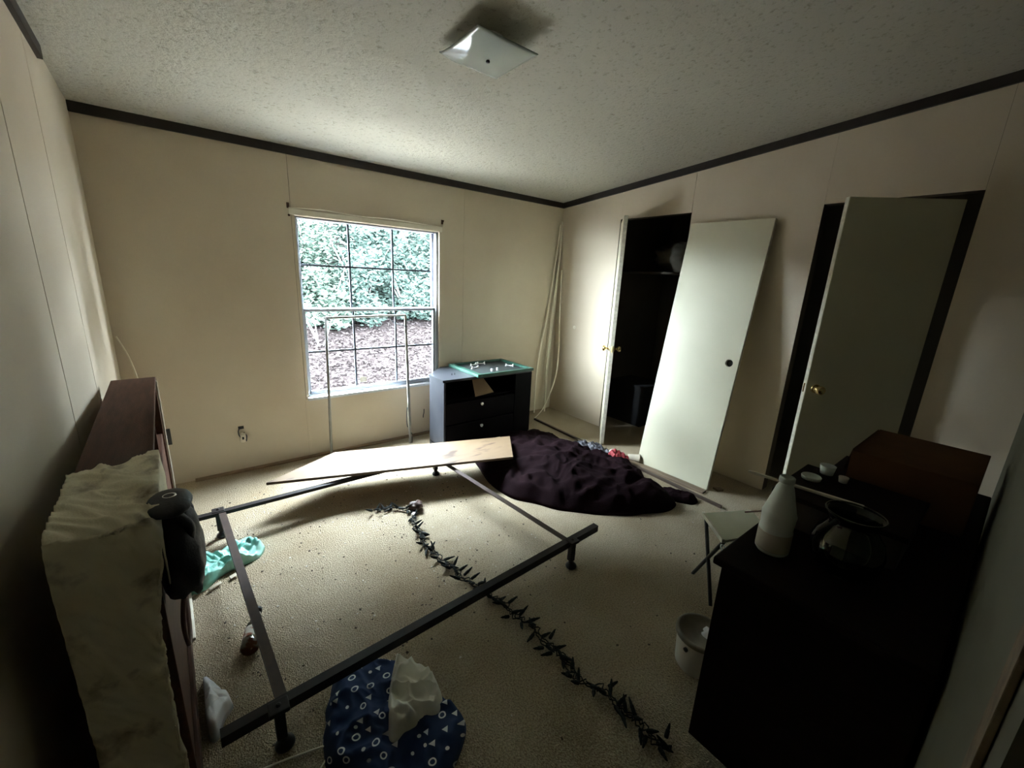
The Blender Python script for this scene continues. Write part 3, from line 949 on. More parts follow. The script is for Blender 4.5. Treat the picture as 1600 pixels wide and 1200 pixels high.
# ------------------------------------------------------------------ black corner cabinet beside the window
CZ = 0.645
cb = thing('corner_cabinet', 'black corner cabinet with angled sides right of the window', 'cabinet', (2.45, 3.1, 0))
foot = [(1.968, 2.915), (2.925, 2.905), (2.93, 3.15), (2.70, 3.395), (2.20, 3.395), (1.962, 3.155)]
q = MB()
ins = [(x + (2.45 - x) * 0.012, y + (3.15 - y) * 0.012) for x, y in foot]
ft3 = lambda L, z: [(x, y, z) for x, y in L]
def shell(idx, z0, z1, t=0.016):
    q = MB()
    for i in idx:
        a, b_ = Vector((*ins[i], z0)), Vector((*ins[(i + 1) % 6], z0))
        c_ = Vector((2.45, 3.15, z0))
        na = (c_ - (a + b_) / 2)
        e = (b_ - a).normalized()
        na = (na - e * na.dot(e)).normalized()
        q.prism([a, b_, b_ + na * t, a + na * t], (0, 0, z1 - z0))
    return q
shell([1, 2, 3], 0, CZ - 0.02).build('carcass', 'cab', cb)
shell([4, 5], 0, CZ - 0.02).build('side_panel', 'cabside', cb)
MB().prism(ft3(foot, CZ - 0.02), (0, 0, 0.02)).build('top', 'cabside', cb)
MB().prism(ft3(ins, 0.03), (0, 0, 0.018)).build('bottom', 'cab', cb)
MB().span((1.985, 2.945, 0.44), (2.905, 3.14, 0.455)).build('shelf', 'cab', cb)
MB().span((1.972, 2.905, 0.0), (1.99, 2.925, CZ - 0.02), 0.002).build('stile', 'cabside', cb)
MB().span((2.725, 2.900, 0.03), (2.925, 2.92, CZ - 0.02), 0.003).build('stile', 'cab', cb)
for z0, z1 in ((0.25, 0.435), (0.04, 0.24)):
    dr = MB().span((1.995, 2.902, z0), (2.72, 2.93, z1), 0.004).build('drawer', 'cab', cb)
    MB().lathe((2.345, 2.902, (z0 + z1) / 2 + 0.055), [(0.006, 0), (0.006, 0.012), (0.014, 0.016), (0.015, 0.022), (0.008, 0.027), (0, 0.028)], 16, (0, -1, 0)).build('knob', 'whiteplastic' if z0 > 0.2 else 'steel', dr, smooth_=True)
fp = MB().prism([(2.30, 2.93, 0.456), (2.50, 2.93, 0.475), (2.42, 2.985, 0.60), (2.30, 2.985, 0.60)], (0.002, 0.006, 0))
tag(fp.build('cardboard_flap', 'cardboard', None, (2.38, 2.95, 0.456)), 'brown cardboard piece propped in the open top bay of the black cabinet', 'cardboard')

# green rimmed tray and its loose hardware
tr = thing('tray', 'shallow black tray with green painted rim lying on the corner cabinet', 'tray', (2.6, 3.12, CZ))
tx0, tx1, ty0, ty1 = 2.282, 2.915, 2.866, 3.383
MB().span((tx0 + 0.02, ty0 + 0.02, CZ + 0.0006), (tx1 - 0.02, ty1 - 0.02, CZ + 0.008)).build('tray_bed', 'traybed', tr)
for a_, b_ in (((tx0, ty0), (tx0 + 0.045, ty1)), ((tx1 - 0.035, ty0), (tx1, ty1)), ((tx0 + 0.045, ty0), (tx1 - 0.035, ty0 + 0.028)), ((tx0 + 0.045, ty1 - 0.028), (tx1 - 0.035, ty1))):
    MB().span((*a_, CZ + 0.0008), (*b_, CZ + 0.027), 0.004).build('rim', 'green', tr)
def hw(x, y, ang, kind, label):
    z = CZ + 0.0082
    R = rotz(ang)
    P = lambda a, b_, c_: Vector((x, y, z)) + R @ Vector((a, b_, c_))
    if kind == 0:
        q = MB()
        q.tube([P(-0.035, 0, 0.022), P(-0.022, 0.004, 0.008), P(0, 0.012, 0.006), P(0.024, 0.004, 0.008), P(0.038, 0, 0.024)], 0.0055, 8)
        q.lathe(P(-0.035, 0, 0.0), [(0.009, 0), (0.009, 0.004), (0.004, 0.006), (0.004, 0.024)], 12)
        q.lathe(P(0.038, 0, 0.0), [(0.009, 0), (0.009, 0.004), (0.004, 0.006), (0.004, 0.026)], 12)
        o = q.build('drawer_pull', 'steel', None, (x, y, z), smooth_=True)
        tag(o, label, 'drawer pull')
    else:
        q = MB().lathe((x, y, z), [(0.012, 0), (0.012, 0.003), (0.006, 0.006), (0.007, 0.012), (0.013, 0.017), (0.013, 0.022), (0, 0.026)], 14)
        o = q.build('loose_fitting', 'steel', None, (x, y, z), smooth_=True)
        tag(o, label, 'knob')
hw(2.50, 3.28, 0.2, 0, 'left of two bright metal pulls along the back of the tray')
hw(2.60, 3.30, -0.3, 0, 'right of two bright metal pulls along the back of the tray')
hw(2.44, 3.16, 0.1, 0, 'bright metal pull lying mid left in the tray')
hw(2.80, 3.10, -0.9, 0, 'bright metal pull lying at the right end of the tray')
hw(2.52, 3.0, 0, 1, 'small steel knob near the front of the tray, left one')
hw(2.59, 3.01, 0, 1, 'small steel knob near the front of the tray, right one')
for i, (x, y) in enumerate(((2.135, 3.06), (2.165, 3.065))):
    o = MB().lathe((x, y, CZ), [(0.006, 0), (0.006, 0.003), (0.003, 0.005), (0.003, 0.016)], 10).build('screw', 'blackmetal', None, (x, y, CZ))
    tag(o, ('left' if i == 0 else 'right') + ' one of two dark screws on the bare cabinet top left of the tray', 'screw', 'screws on the cabinet top')

# ------------------------------------------------------------------ cream vinyl strips standing in the far corner
strips = [
    ([(3.672, 3.395, 2.10), (3.645, 3.39, 1.6), (3.60, 3.385, 1.1), (3.565, 3.375, 0.6), (3.535, 3.335, 0.05), (3.53, 3.33, 0.004)], 'cream vinyl strip in the far corner ending upright on the carpet'),
    ([(3.655, 3.405, 2.07), (3.60, 3.40, 1.55), (3.54, 3.395, 1.1), (3.46, 3.385, 0.75), (3.40, 3.36, 0.45), (3.37, 3.33, 0.01)], 'cream vinyl strip leaning leftmost from the far corner'),
    ([(3.675, 3.36, 1.60), (3.675, 3.34, 1.1), (3.66, 3.30, 0.75), (3.58, 3.24, 0.42), (3.40, 3.20, 0.12), (3.26, 3.19, 0.006)], 'cream vinyl strip bowed outward low across the far corner'),
    ([(3.683, 3.40, 1.95), (3.66, 3.405, 1.5), (3.635, 3.405, 1.0), (3.61, 3.405, 0.5), (3.60, 3.40, 0.006)], 'cream vinyl strip standing deepest in the far corner'),
]
for pts, lab in strips:
    P = smooth(pts, 7)
    q = MB()
    vs, fs = [], []
    for x in P:
        for dx, dy in ((-0.0085, 0.002), (-0.0085, -0.003), (0.0085, -0.003), (0.0085, 0.002)):
            vs.append(x + Vector((dx, dy, 0)))
    for i in range(len(P) - 1):
        for k in range(4):
            fs.append((i * 4 + k, i * 4 + (k + 1) % 4, i * 4 + 4 + (k + 1) % 4, i * 4 + 4 + k))
    fs += [(3, 2, 1, 0), tuple(len(vs) - 4 + k for k in range(4))]
    q.add(vs, fs)
    o = q.build('vinyl_strip', 'pipe', None, pts[-1])
    tag(o, lab, 'strip', 'loose vinyl strips in the far corner')
q = MB().tube([(0.018, 3.40, 1.04), (0.06, 3.395, 0.9), (0.085, 3.39, 0.7), (0.09, 3.38, 0.35), (0.10, 3.36, 0.004)], 0.005, 6)
tag(q.build('cable', 'pipe', None, (0.1, 3.36, 0)), 'thin cream cable hanging down the left rear corner', 'cable')

# ------------------------------------------------------------------ planks along the right wall
def strip(name, a, b_, wd, ht, mk, lab, z=0.0):
    a, b_ = Vector(a), Vector(b_)
    e = (b_ - a).normalized()
    n = Vector((-e.y, e.x, 0)) * wd / 2
    q = MB().prism([a + n, b_ + n, b_ - n, a - n], (0, 0, ht))
    o = q.build(name, mk, None, (a + b_) / 2)
    return tag(o, lab, 'plank')
strip('floor_strip', (3.242, 3.17, 0), (3.155, 1.08, 0), 0.022, 0.018, 'plank_dark', 'long thin dark strip on the carpet parallel to the right wall')
strip('wood_plank', (3.22, 2.15, 0), (3.262, 1.26, 0), 0.055, 0.014, 'plank', 'brown wooden plank on the carpet at the foot of the leaning door')
tag(MB().prism([(3.385, 1.255, 0), (3.43, 1.225, 0), (3.42, 1.19, 0), (3.37, 1.21, 0)], (0, 0, 0.015)).build('wood_scrap', 'board', None, (3.4, 1.22, 0)), 'small pale wood scrap on the floor right of the leaning door', 'wood scrap')

# ------------------------------------------------------------------ dark blanket heap
out = [(2.04, 2.42), (1.99, 2.05), (2.15, 1.76), (2.36, 1.50), (2.60, 1.36), (2.80, 1.27), (2.96, 1.30), (2.90, 1.45), (3.03, 1.62), (3.10, 1.88), (3.02, 2.15), (2.98, 2.45), (2.95, 2.75), (2.55, 2.86), (2.2, 2.75)]
mb, uv, c_ = heap(out, 0.13, 0.05, 5.0, 60, 220, 2.6, 2.0, crumple=0.05, cfreq=5.5)
tag(mb.build('blanket', 'purple', None, c_, smooth_=True), 'large dark plum blanket heaped on the carpet before the black cabinet', 'blanket')
mb, uv, c_ = heap([(2.93, 1.36), (3.02, 1.22), (3.12, 1.24), (3.09, 1.36), (3.04, 1.48)], 0.035, 0.02, 14, 14, 60, 2.2, 5.0)
tag(mb.build('sock', 'purple', None, c_, smooth_=True), 'small dark cloth scrap on carpet beside the plum blanket', 'cloth')

# litter behind the blanket
def sheet_paper(pts, lab, mk='paper', z=0.004, name='paper_sheet', cat='paper', grp=None):
    P = [Vector((x, y, 0)) for x, y in pts]
    def fn(u, v):
        a = P[0].lerp(P[1], u)
        b_ = P[3].lerp(P[2], u)
        p_ = a.lerp(b_, v)
        return Vector((p_.x, p_.y, z + 0.012 * (0.6 + noise.noise(p_ * 14 + Vector((z * 50, 0, 0))))))
    o = MB().grid(fn, 8, 8).build(name, mk, None, (*(sum(P, Vector()) / 4).xy, z), smooth_=True, thick=0.0012)
    return tag(o, lab, cat, grp)
sheet_paper([(3.19, 2.53), (3.27, 2.50), (3.285, 2.20), (3.18, 2.17)], 'folded pale paper sheet on carpet below the open closet door')
sheet_paper([(3.02, 2.62), (3.13, 2.56), (3.09, 2.36), (3.03, 2.38)], 'grubby paper sheet half under the plum blanket', z=0.007)
mb, uv, c_ = heap([(3.02, 2.42), (3.12, 2.38), (3.17, 2.2), (3.14, 2.03), (3.04, 2.02), (2.98, 2.2)], 0.05, 0.02, 16, 26, 110, 1.8, 7.0, 0.0, crumple=0.07, cfreq=14)
tag(mb.build('plastic_bag', 'greybag', None, c_, smooth_=True), 'crumpled grey plastic bag behind the plum blanket', 'bag')
mb, uv, c_ = heap([(3.02, 2.02), (3.14, 2.02), (3.18, 1.9), (3.10, 1.81), (3.01, 1.84), (2.95, 1.94)], 0.09, 0.03, 12, 24, 110, 1.8, 8.0, crumple=0.07, cfreq=13)
tag(mb.build('red_cloth', 'red', None, c_, smooth_=True), 'crumpled red cloth behind the plum blanket', 'cloth')
tag(blob((3.185, 2.06, 0.036), (0.036, 0.036, 0.036), 1.0, 0.04, sq=2.0).build('white_ball', 'whiteplastic', None, (3.185, 2.06, 0.0), smooth_=True, weld=True), 'small white ball resting behind the red cloth', 'ball')
o = MB().lathe((3.27, 1.90, 0.036), [(0.022, -0.05), (0.024, -0.045), (0.034, 0.05), (0.036, 0.052), (0.032, 0.05), (0.022, -0.04)], 20, (0.5, -0.8, 0.02)).build('paper_cup', 'paper', None, (3.27, 1.90, 0), smooth_=True)
tag(o, 'off white cup tipped over by the foot of the leaning door', 'cup')

# ------------------------------------------------------------------ closet contents
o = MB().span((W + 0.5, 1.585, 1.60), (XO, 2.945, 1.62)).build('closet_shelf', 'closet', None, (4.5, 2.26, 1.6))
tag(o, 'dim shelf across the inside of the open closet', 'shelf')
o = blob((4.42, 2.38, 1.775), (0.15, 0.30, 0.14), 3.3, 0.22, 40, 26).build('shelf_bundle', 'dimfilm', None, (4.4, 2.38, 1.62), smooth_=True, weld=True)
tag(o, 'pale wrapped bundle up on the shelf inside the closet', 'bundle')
bn = thing('storage_bin', 'dark bin on the floor inside the open closet', 'bin', (4.25, 2.6, 0))
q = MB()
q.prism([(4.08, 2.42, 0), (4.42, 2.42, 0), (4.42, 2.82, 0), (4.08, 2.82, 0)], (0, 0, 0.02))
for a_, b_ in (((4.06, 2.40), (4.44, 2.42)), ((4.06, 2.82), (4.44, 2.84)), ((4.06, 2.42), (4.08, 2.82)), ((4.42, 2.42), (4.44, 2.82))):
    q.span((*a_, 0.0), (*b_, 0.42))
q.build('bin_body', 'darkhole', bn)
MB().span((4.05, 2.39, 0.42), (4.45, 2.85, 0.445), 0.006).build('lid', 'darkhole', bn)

# ------------------------------------------------------------------ small things on the walls
ot = thing('wall_outlet', 'broken outlet hanging from its hole in the back wall', 'outlet', (0.585, D, 0.31))
MB().span((0.567, D - 0.002, 0.328), (0.602, D + 0.002, 0.350)).build('box_hole', 'darkhole', ot)
MB().lathe((0.588, D - 0.014, 0.265), [(0.017, -0.032), (0.019, -0.028), (0.019, 0.028), (0.017, 0.032)], 18, (0.05, -0.1, 1)).build('receptacle', 'pipe', ot, smooth_=True)
MB().tube([(0.583, D - 0.002, 0.345), (0.565, D - 0.014, 0.32), (0.57, D - 0.022, 0.28), (0.60, D - 0.024, 0.25)], 0.004, 6).build('wire', 'rubber', ot)
MB().tube([(0.598, D - 0.004, 0.30), (0.612, D - 0.018, 0.275), (0.606, D - 0.02, 0.235)], 0.004, 6).build('wire', 'rubber', ot)
MB().box((0.588, D - 0.033, 0.266), (0.012, 0.004, 0.02), None, 0.001).build('socket_face', 'darkhole', ot)
ov = thing('outlet_cover', 'black outlet plate on the back wall behind the headboard', 'outlet', (0.155, D, 0.36))
MB().span((0.12, D - 0.006, 0.295), (0.19, D, 0.41), 0.003).build('plate', 'plastic_blk', ov)
for zz in (0.33, 0.375):
    MB().lathe((0.155, D - 0.006, zz), [(0.017, 0), (0.017, 0.002)], 14, (0, -1, 0)).build('socket', 'darkhole', ov)
for i, (x, z) in enumerate(((1.018, 1.912), (2.232, 1.937))):
    br_ = thing('curtain_bracket', ('left' if i == 0 else 'right') + ' rusty curtain rod bracket above the window', 'bracket', (x, D, z), 'curtain rod brackets')
    MB().span((x - 0.009, D - 0.004, z - 0.018), (x + 0.009, D, z + 0.018), 0.001).build('plate', 'headwood', br_)
    MB().prism([(x - 0.003, D - 0.004, z + 0.01), (x - 0.003, D - 0.03, z + 0.004), (x - 0.003, D - 0.03, z + 0.014), (x - 0.003, D - 0.022, z + 0.01), (x - 0.003, D - 0.004, z - 0.012)], (0.006, 0, 0)).build('hook', 'headwood', br_)
tag(MB().lathe((1.02, D, 1.848), [(0.008, 0), (0.008, 0.004), (0, 0.006)], 10, (0, -1, 0)).build('screw', 'headwood', None, (1.02, D, 1.85)), 'rusty screw head at the upper left corner of the window', 'screw')
tag(MB().tube([(2.045, D - 0.003, 0.245), (2.035, D - 0.02, 0.215), (2.03, D - 0.018, 0.19), (2.032, D - 0.01, 0.165)], 0.004, 6).build('wall_wire', 'rubber', None, (2.04, D, 0.2)), 'short dark wire stub sticking out of the wall left of the black cabinet', 'wire')
tag(MB().lathe((W, 3.12, 1.0), [(0.02, 0), (0.02, 0.003), (0.006, 0.004)], 14, (-1, 0, 0)).build('wall_disc', 'pipe', None, (W, 3.12, 1.0)), 'small round cap on the right wall left of the closet', 'wall cap')

# ------------------------------------------------------------------ things on the carpet
# teal bag
tb = thing('gift_bag', 'crumpled teal plastic bag with a handle slot on the carpet', 'bag', (0.36, 2.27, 0))
mb, uv, c_ = heap([(0.215, 2.20), (0.255, 2.30), (0.33, 2.36), (0.43, 2.38), (0.52, 2.40), (0.555, 2.345), (0.52, 2.255), (0.42, 2.225), (0.35, 2.20), (0.285, 2.13), (0.23, 2.13)], 0.012, 0.012, 15, 40, 170, 1.9, 11.0, crumple=0.08, cfreq=13)
mb.build('bag_film', 'teal', tb, smooth_=True)
MB().tube([(0.535, 2.375, 0.03), (0.49, 2.345, 0.048), (0.475, 2.33, 0.05), (0.49, 2.318, 0.048), (0.53, 2.338, 0.03)], 0.003, 6).build('handle_slot', 'tealdark', tb)
for i, pts in enumerate(([(0.22, 2.09), (0.25, 2.115), (0.243, 2.128), (0.212, 2.10)], [(0.30, 2.10), (0.35, 2.135), (0.345, 2.15), (0.295, 2.115)], [(0.385, 2.135), (0.42, 2.155), (0.412, 2.175), (0.378, 2.16)])):
    sheet_paper(pts, ('leftmost', 'middle', 'rightmost')[i] + ' of three torn paper scraps in front of the teal bag', 'paper', 0.003 + 0.0004 * i, 'paper_scrap', 'paper', 'torn paper scraps')

# glass bottle lying on its side
b0, b1 = Vector((0.405, 1.615, 0.033)), Vector((0.462, 1.832, 0.026))
ax = (b1 - b0).normalized()
L = (b1 - b0).length
bt = thing('glass_bottle', 'clear glass bottle with brown label lying on the carpet', 'bottle', ((b0 + b1) / 2).xy.to_3d())
MB().lathe(b0, [(0.0, 0.006), (0.022, 0.0), (0.031, 0.006), (0.032, 0.02), (0.032, 0.11), (0.028, 0.135), (0.017, 0.165), (0.0135, 0.19), (0.0135, L - 0.012), (0.015, L - 0.006)], 26, ax).build('glass_body', 'bottleglass', bt, smooth_=True)
MB().lathe(b0, [(0.0325, 0.045), (0.0327, 0.048), (0.0327, 0.1), (0.0325, 0.103)], 26, ax).build('label', 'label', bt, smooth_=True)
MB().lathe(b0, [(0.018, 0.155), (0.0142, 0.185), (0.0142, 0.2)], 20, ax).build('neck_label', 'paper', bt, smooth_=True)
MB().lathe(b0, [(0.0165, L - 0.012), (0.0165, L + 0.004), (0.0, L + 0.006)], 20, ax).build('cap', 'blackmetal', bt, smooth_=True)

# white film beside the headboard
mb, uv, c_ = heap([(0.255, 1.62), (0.30, 1.52), (0.335, 1.435), (0.31, 1.39), (0.285, 1.33), (0.262, 1.36), (0.258, 1.50)], 0.03, 0.012, 11, 24, 110, 1.7, 15.0, crumple=0.045, cfreq=9)
tag(mb.build('plastic_sheet', 'filmwhite', None, c_, smooth_=True), 'white plastic sheet crumpled against the near end of the headboard', 'plastic sheet')
# white wire hanger
hg = [(0.30, 1.165), (0.42, 1.145), (0.55, 1.11), (0.565, 1.098), (0.555, 1.075), (0.50, 1.03), (0.43, 0.98), (0.38, 0.985), (0.33, 1.06), (0.30, 1.165)]
q = MB().rings([(Vector((x, y, 0.006)), 0.0028) for x, y in [(v.x, v.y) for v in smooth([(a, b_, 0) for a, b_ in hg], 4)]], 6)
q.tube([(0.43, 0.98, 0.006), (0.445, 0.955, 0.008), (0.43, 0.93, 0.008), (0.405, 0.935, 0.007)], 0.0028, 6)
tag(q.build('clothes_hanger', 'pipe', None, (0.43, 1.06, 0.003)), 'thin cream plastic clothes hanger on the carpet by the near rail', 'hanger')

# printed blue cloth with pale lining
bc = thing('printed_bag', 'navy cloth with white triangle and ring print crumpled in the foreground', 'cloth', (0.74, 1.06, 0))
out = [(0.585, 1.22), (0.64, 1.32), (0.74, 1.315), (0.855, 1.245), (0.90, 1.15), (0.92, 1.06), (0.955, 0.96), (0.93, 0.86), (0.80, 0.80), (0.64, 0.88), (0.555, 1.0), (0.545, 1.09)]
mb, uv, c_ = heap(out, 0.05, 0.025, 9, 44, 180, 2.3, 21.0, crumple=0.035, cfreq=7)
mb.build('printed_cloth', 'print', bc, smooth_=True, uv=uv)
mb, uv, c_ = heap([(0.835, 1.215), (0.885, 1.16), (0.92, 1.08), (0.915, 0.99), (0.865, 0.945), (0.775, 0.95), (0.715, 0.965), (0.74, 1.05), (0.785, 1.14)], 0.022, 0.04, 12, 40, 170, 1.7, 23.0, 0.05, crumple=0.04, cfreq=8)
mb.build('lining', 'lining', bc, smooth_=True)['label'] = 'cream lining folded outward'

# white bucket
kx, ky = 1.845, 0.556
bk = thing('bucket', 'white plastic bucket half hidden beside the dark dresser', 'bucket', (kx, ky, 0))
MB().lathe((kx, ky, 0), [(0.0, 0.0), (0.078, 0.0), (0.081, 0.005), (0.089, 0.140), (0.091, 0.142), (0.091, 0.150), (0.085, 0.150), (0.077, 0.02), (0.0, 0.018)], 40).build('pail', 'bucket', bk, smooth_=True)
MB().lathe((kx, ky, 0), [(0.0915, 0.136), (0.096, 0.139), (0.096, 0.154), (0.091, 0.158), (0.082, 0.156), (0.081, 0.137)], 40).build('rim', 'bucketrim', bk, smooth_=True)
MB().lathe((kx - 0.088, ky + 0.01, 0.112), [(0.009, 0), (0.009, 0.006), (0, 0.009)], 12, (-1, 0.1, 0)).build('bail_lug', 'plastic_blk', bk)
tag(blob((kx + 0.032, ky - 0.02, 0.108), (0.036, 0.036, 0.045), 6.0, 0.18).build('crumpled_rag', 'filmwhite', None, (kx, ky, 0.15), smooth_=True, weld=True), 'white crumpled rag stuffed in the bucket', 'rag')

# low folding tray table
ST = thing('tray_table', 'low tray table with pale top and black legs near the dark dresser', 'table', (2.33, 0.72, 0))
tp = [Vector((2.347, 0.848, 0.35)), Vector((2.195, 0.672, 0.35)), Vector((2.47, 0.575, 0.35)), Vector((2.60, 0.72, 0.35))]
MB().prism(tp, (0, 0, 0.012)).build('tabletop', 'stool_top', ST)
e = (tp[1] - tp[0]).normalized()
n_ = Vector((-e.y, e.x, 0)) * 0.006
MB().prism([tp[0] + n_, tp[1] + n_, tp[1] - n_, tp[0] - n_], (0, 0, 0.02)).build('edge_rail', 'headpale', ST)
def inset(i, k=0.1):
    cc = sum(tp, Vector()) / 4
    return tp[i].lerp(cc, k)
for i, j in ((0, 1), (1, 0), (2, 3), (3, 2)):
    a_, b_ = inset(i), inset(j, 0.02)
    MB().cyl((b_.x, b_.y, 0), (a_.x, a_.y, 0.35), 0.009, n=10).build('leg', 'blackmetal', ST)
MB().cyl(inset(0), inset(1), 0.008, n=8).build('crossbar', 'blackmetal', ST)
MB().rings([(inset(1, 0.05) + Vector((0.0, -0.004, -0.03)) + Vector((0.016 * math.cos(a * PI / 6), 0.012 * math.sin(a * PI / 6), 0.012 * math.sin(a * PI / 6))), 0.003) for a in range(13)], 6, False).build('ring_catch', 'steel', ST)

# ------------------------------------------------------------------ dark dresser at right and what is on it
DZ = 0.70
dr = thing('dresser', 'near black wooden dresser against the front wall at right', 'dresser', (2.2, 0.2, 0))
ang = math.atan2(0.514 - 0.438, 2.051 - 1.558) * 0.25
q = MB()
MB().span((1.545, FY + 0.012, DZ - 0.025), (2.92, 0.452, DZ), 0.006).build('top', 'darkwood', dr)
MB().span((1.562, FY + 0.014, 0.0), (1.58, 0.43, DZ - 0.025), 0.002).build('side_panel', 'darkwood', dr)
MB().span((2.885, FY + 0.014, 0.0), (2.903, 0.43, DZ - 0.025), 0.002).build('side_panel', 'darkwood', dr)
MB().span((1.58, FY + 0.014, 0.03), (2.885, FY + 0.024, DZ - 0.025)).build('back_panel', 'darkwood', dr)
MB().span((1.58, 0.40, 0.0), (2.885, 0.418, 0.07)).build('kick_board', 'darkwood', dr)
for cx in range(2):
    for rz in range(3):
        x0 = 1.588 + cx * 0.65
        z0 = 0.08 + rz * 0.198
        d_ = MB().span((x0, 0.405, z0), (x0 + 0.64, 0.436, z0 + 0.188), 0.005).build('drawer', 'darkwood', dr)
        for kx_ in (0.2, 0.44):
            MB().lathe((x0 + kx_, 0.436, z0 + 0.095), [(0.007, 0), (0.007, 0.012), (0.015, 0.017), (0.015, 0.024), (0, 0.028)], 12, (0, 1, 0)).build('knob', 'brass', d_, smooth_=True)

bx, by = 1.735, 0.362
sp = thing('spray_bottle', 'milky plastic spray bottle without its head on the dark dresser corner', 'bottle', (bx, by, DZ))
MB().lathe((bx, by, DZ), [(0.0, 0.001), (0.042, 0.0), (0.046, 0.006), (0.046, 0.075), (0.044, 0.08), (0.046, 0.115), (0.047, 0.128), (0.043, 0.14), (0.034, 0.175), (0.024, 0.215), (0.018, 0.228), (0.018, 0.236)], 32).build('bottle_body', 'milky', sp, smooth_=True)
MB().lathe((bx, by, DZ), [(0.0463, 0.012), (0.0466, 0.014), (0.0466, 0.07), (0.0463, 0.072)], 32).build('label_residue', 'tape', sp, smooth_=True)
MB().lathe((bx, by, DZ + 0.232), [(0.019, 0), (0.021, 0.001), (0.021, 0.016), (0.019, 0.018), (0.014, 0.018), (0.013, 0.006)], 24).build('neck_ring', 'milky', sp, smooth_=True)

jx, jy = 1.80, 0.20
jr = thing('glass_jar', 'dark smoky glass jar standing behind the milky bottle', 'jar', (jx, jy, DZ))
MB().lathe((jx, jy, DZ), [(0.0, 0.002), (0.05, 0.0), (0.07, 0.012), (0.086, 0.05), (0.088, 0.085), (0.078, 0.12), (0.06, 0.145), (0.056, 0.16), (0.066, 0.18), (0.070, 0.186), (0.067, 0.188), (0.054, 0.16), (0.058, 0.145), (0.076, 0.118), (0.085, 0.085), (0.083, 0.05), (0.067, 0.014), (0.0, 0.008)], 36).build('jar_body', 'jar', jr, smooth_=True)
MB().rings([(Vector((jx + 0.069 * math.cos(a * PI / 16), jy + 0.069 * math.sin(a * PI / 16), DZ + 0.187)), 0.003) for a in range(33)], 6, False).build('lip', 'jar', jr, smooth_=True)

# dark box under the stick and lid
cbx = thing('dark_box', 'low dark box under a pale stick on the dresser', 'box', (2.1, 0.28, DZ))
MB().span((1.93, 0.10, DZ), (2.27, 0.44, DZ + 0.10), 0.004).build('box_body', 'clothbrown', cbx)
MB().span((1.92, 0.09, DZ + 0.10), (2.28, 0.45, DZ + 0.118), 0.004).build('lid', 'darkwood', cbx)
BT = DZ + 0.118
o = MB().box((2.0, 0.385, BT + 0.006), (0.012, 0.34, 0.009), rotz(0.15), 0.002).build('paint_stick', 'headpale', None, (2.0, 0.385, BT))
tag(o, 'pale flat stirring stick lying across the low dark box', 'stick')
o = MB().lathe((2.13, 0.395, BT), [(0.0, 0.003), (0.024, 0.002), (0.03, 0.0), (0.032, 0.01), (0.030, 0.013), (0.027, 0.006), (0.0, 0.005)], 26).build('jar_lid', 'milky', None, (2.13, 0.395, BT), smooth_=True)
tag(o, 'round white plastic lid lying on the low dark box', 'lid')
# cardboard carton and cups
ct = thing('cardboard_box', 'dark brown cardboard box at the back of the dresser', 'box', (2.6, 0.18, DZ))
MB().span((2.36, 0.0, DZ), (2.80, 0.34, DZ + 0.20), 0.003).build('carton', 'cardbrown', ct)
MB().prism([(2.37, 0.34, DZ + 0.20), (2.78, 0.34, DZ + 0.20), (2.77, 0.356, DZ + 0.10), (2.38, 0.356, DZ + 0.10)], (0, 0.001, 0.004)).build('flap', 'cardbrown', ct)
for i, (x, y, z, rr, lab) in enumerate(((2.235, 0.375, BT, 0.026, 'small pale cup on the low dark box next to the carton'), (2.20, 0.315, BT, 0.016, 'small tan cap on the low dark box before the carton'))):
    o = MB().lathe((x, y, z), [(0.0, 0.002), (rr * 0.8, 0.0), (rr, rr * 1.3), (rr * 0.95, rr * 1.32), (rr * 0.72, 0.006), (0, 0.005)], 20).build('small_cup', 'milky' if i == 0 else 'tape', None, (x, y, z), smooth_=True)
    tag(o, lab, 'cup')
mb, uv, c_ = heap([(2.30, -0.03), (2.9, -0.03), (2.9, 0.0), (2.6, 0.02), (2.35, 0.03)], 0.02, 0.01, 9, 6, 40, 2.0, 31.0, DZ)
mb, uv, c_ = heap([(2.98, -0.005), (3.6, -0.005), (3.61, 0.24), (3.35, 0.33), (3.0, 0.34)], 0.5, 0.1, 4.0, 26, 110, 3.0, 33.0)
tag(mb.build('clothes_pile', 'clothbrown', None, c_, smooth_=True), 'pile of dark brown clothes between dresser and right wall', 'clothes')
o = MB().cyl((2.05, 0.56, 0.62), (2.02, 0.435, 0.706), 0.0035, n=8).build('thin_rod', 'strap', None, (2.03, 0.45, 0.70))
tag(o, 'thin pinkish rod poking out behind the milky bottle', 'rod')

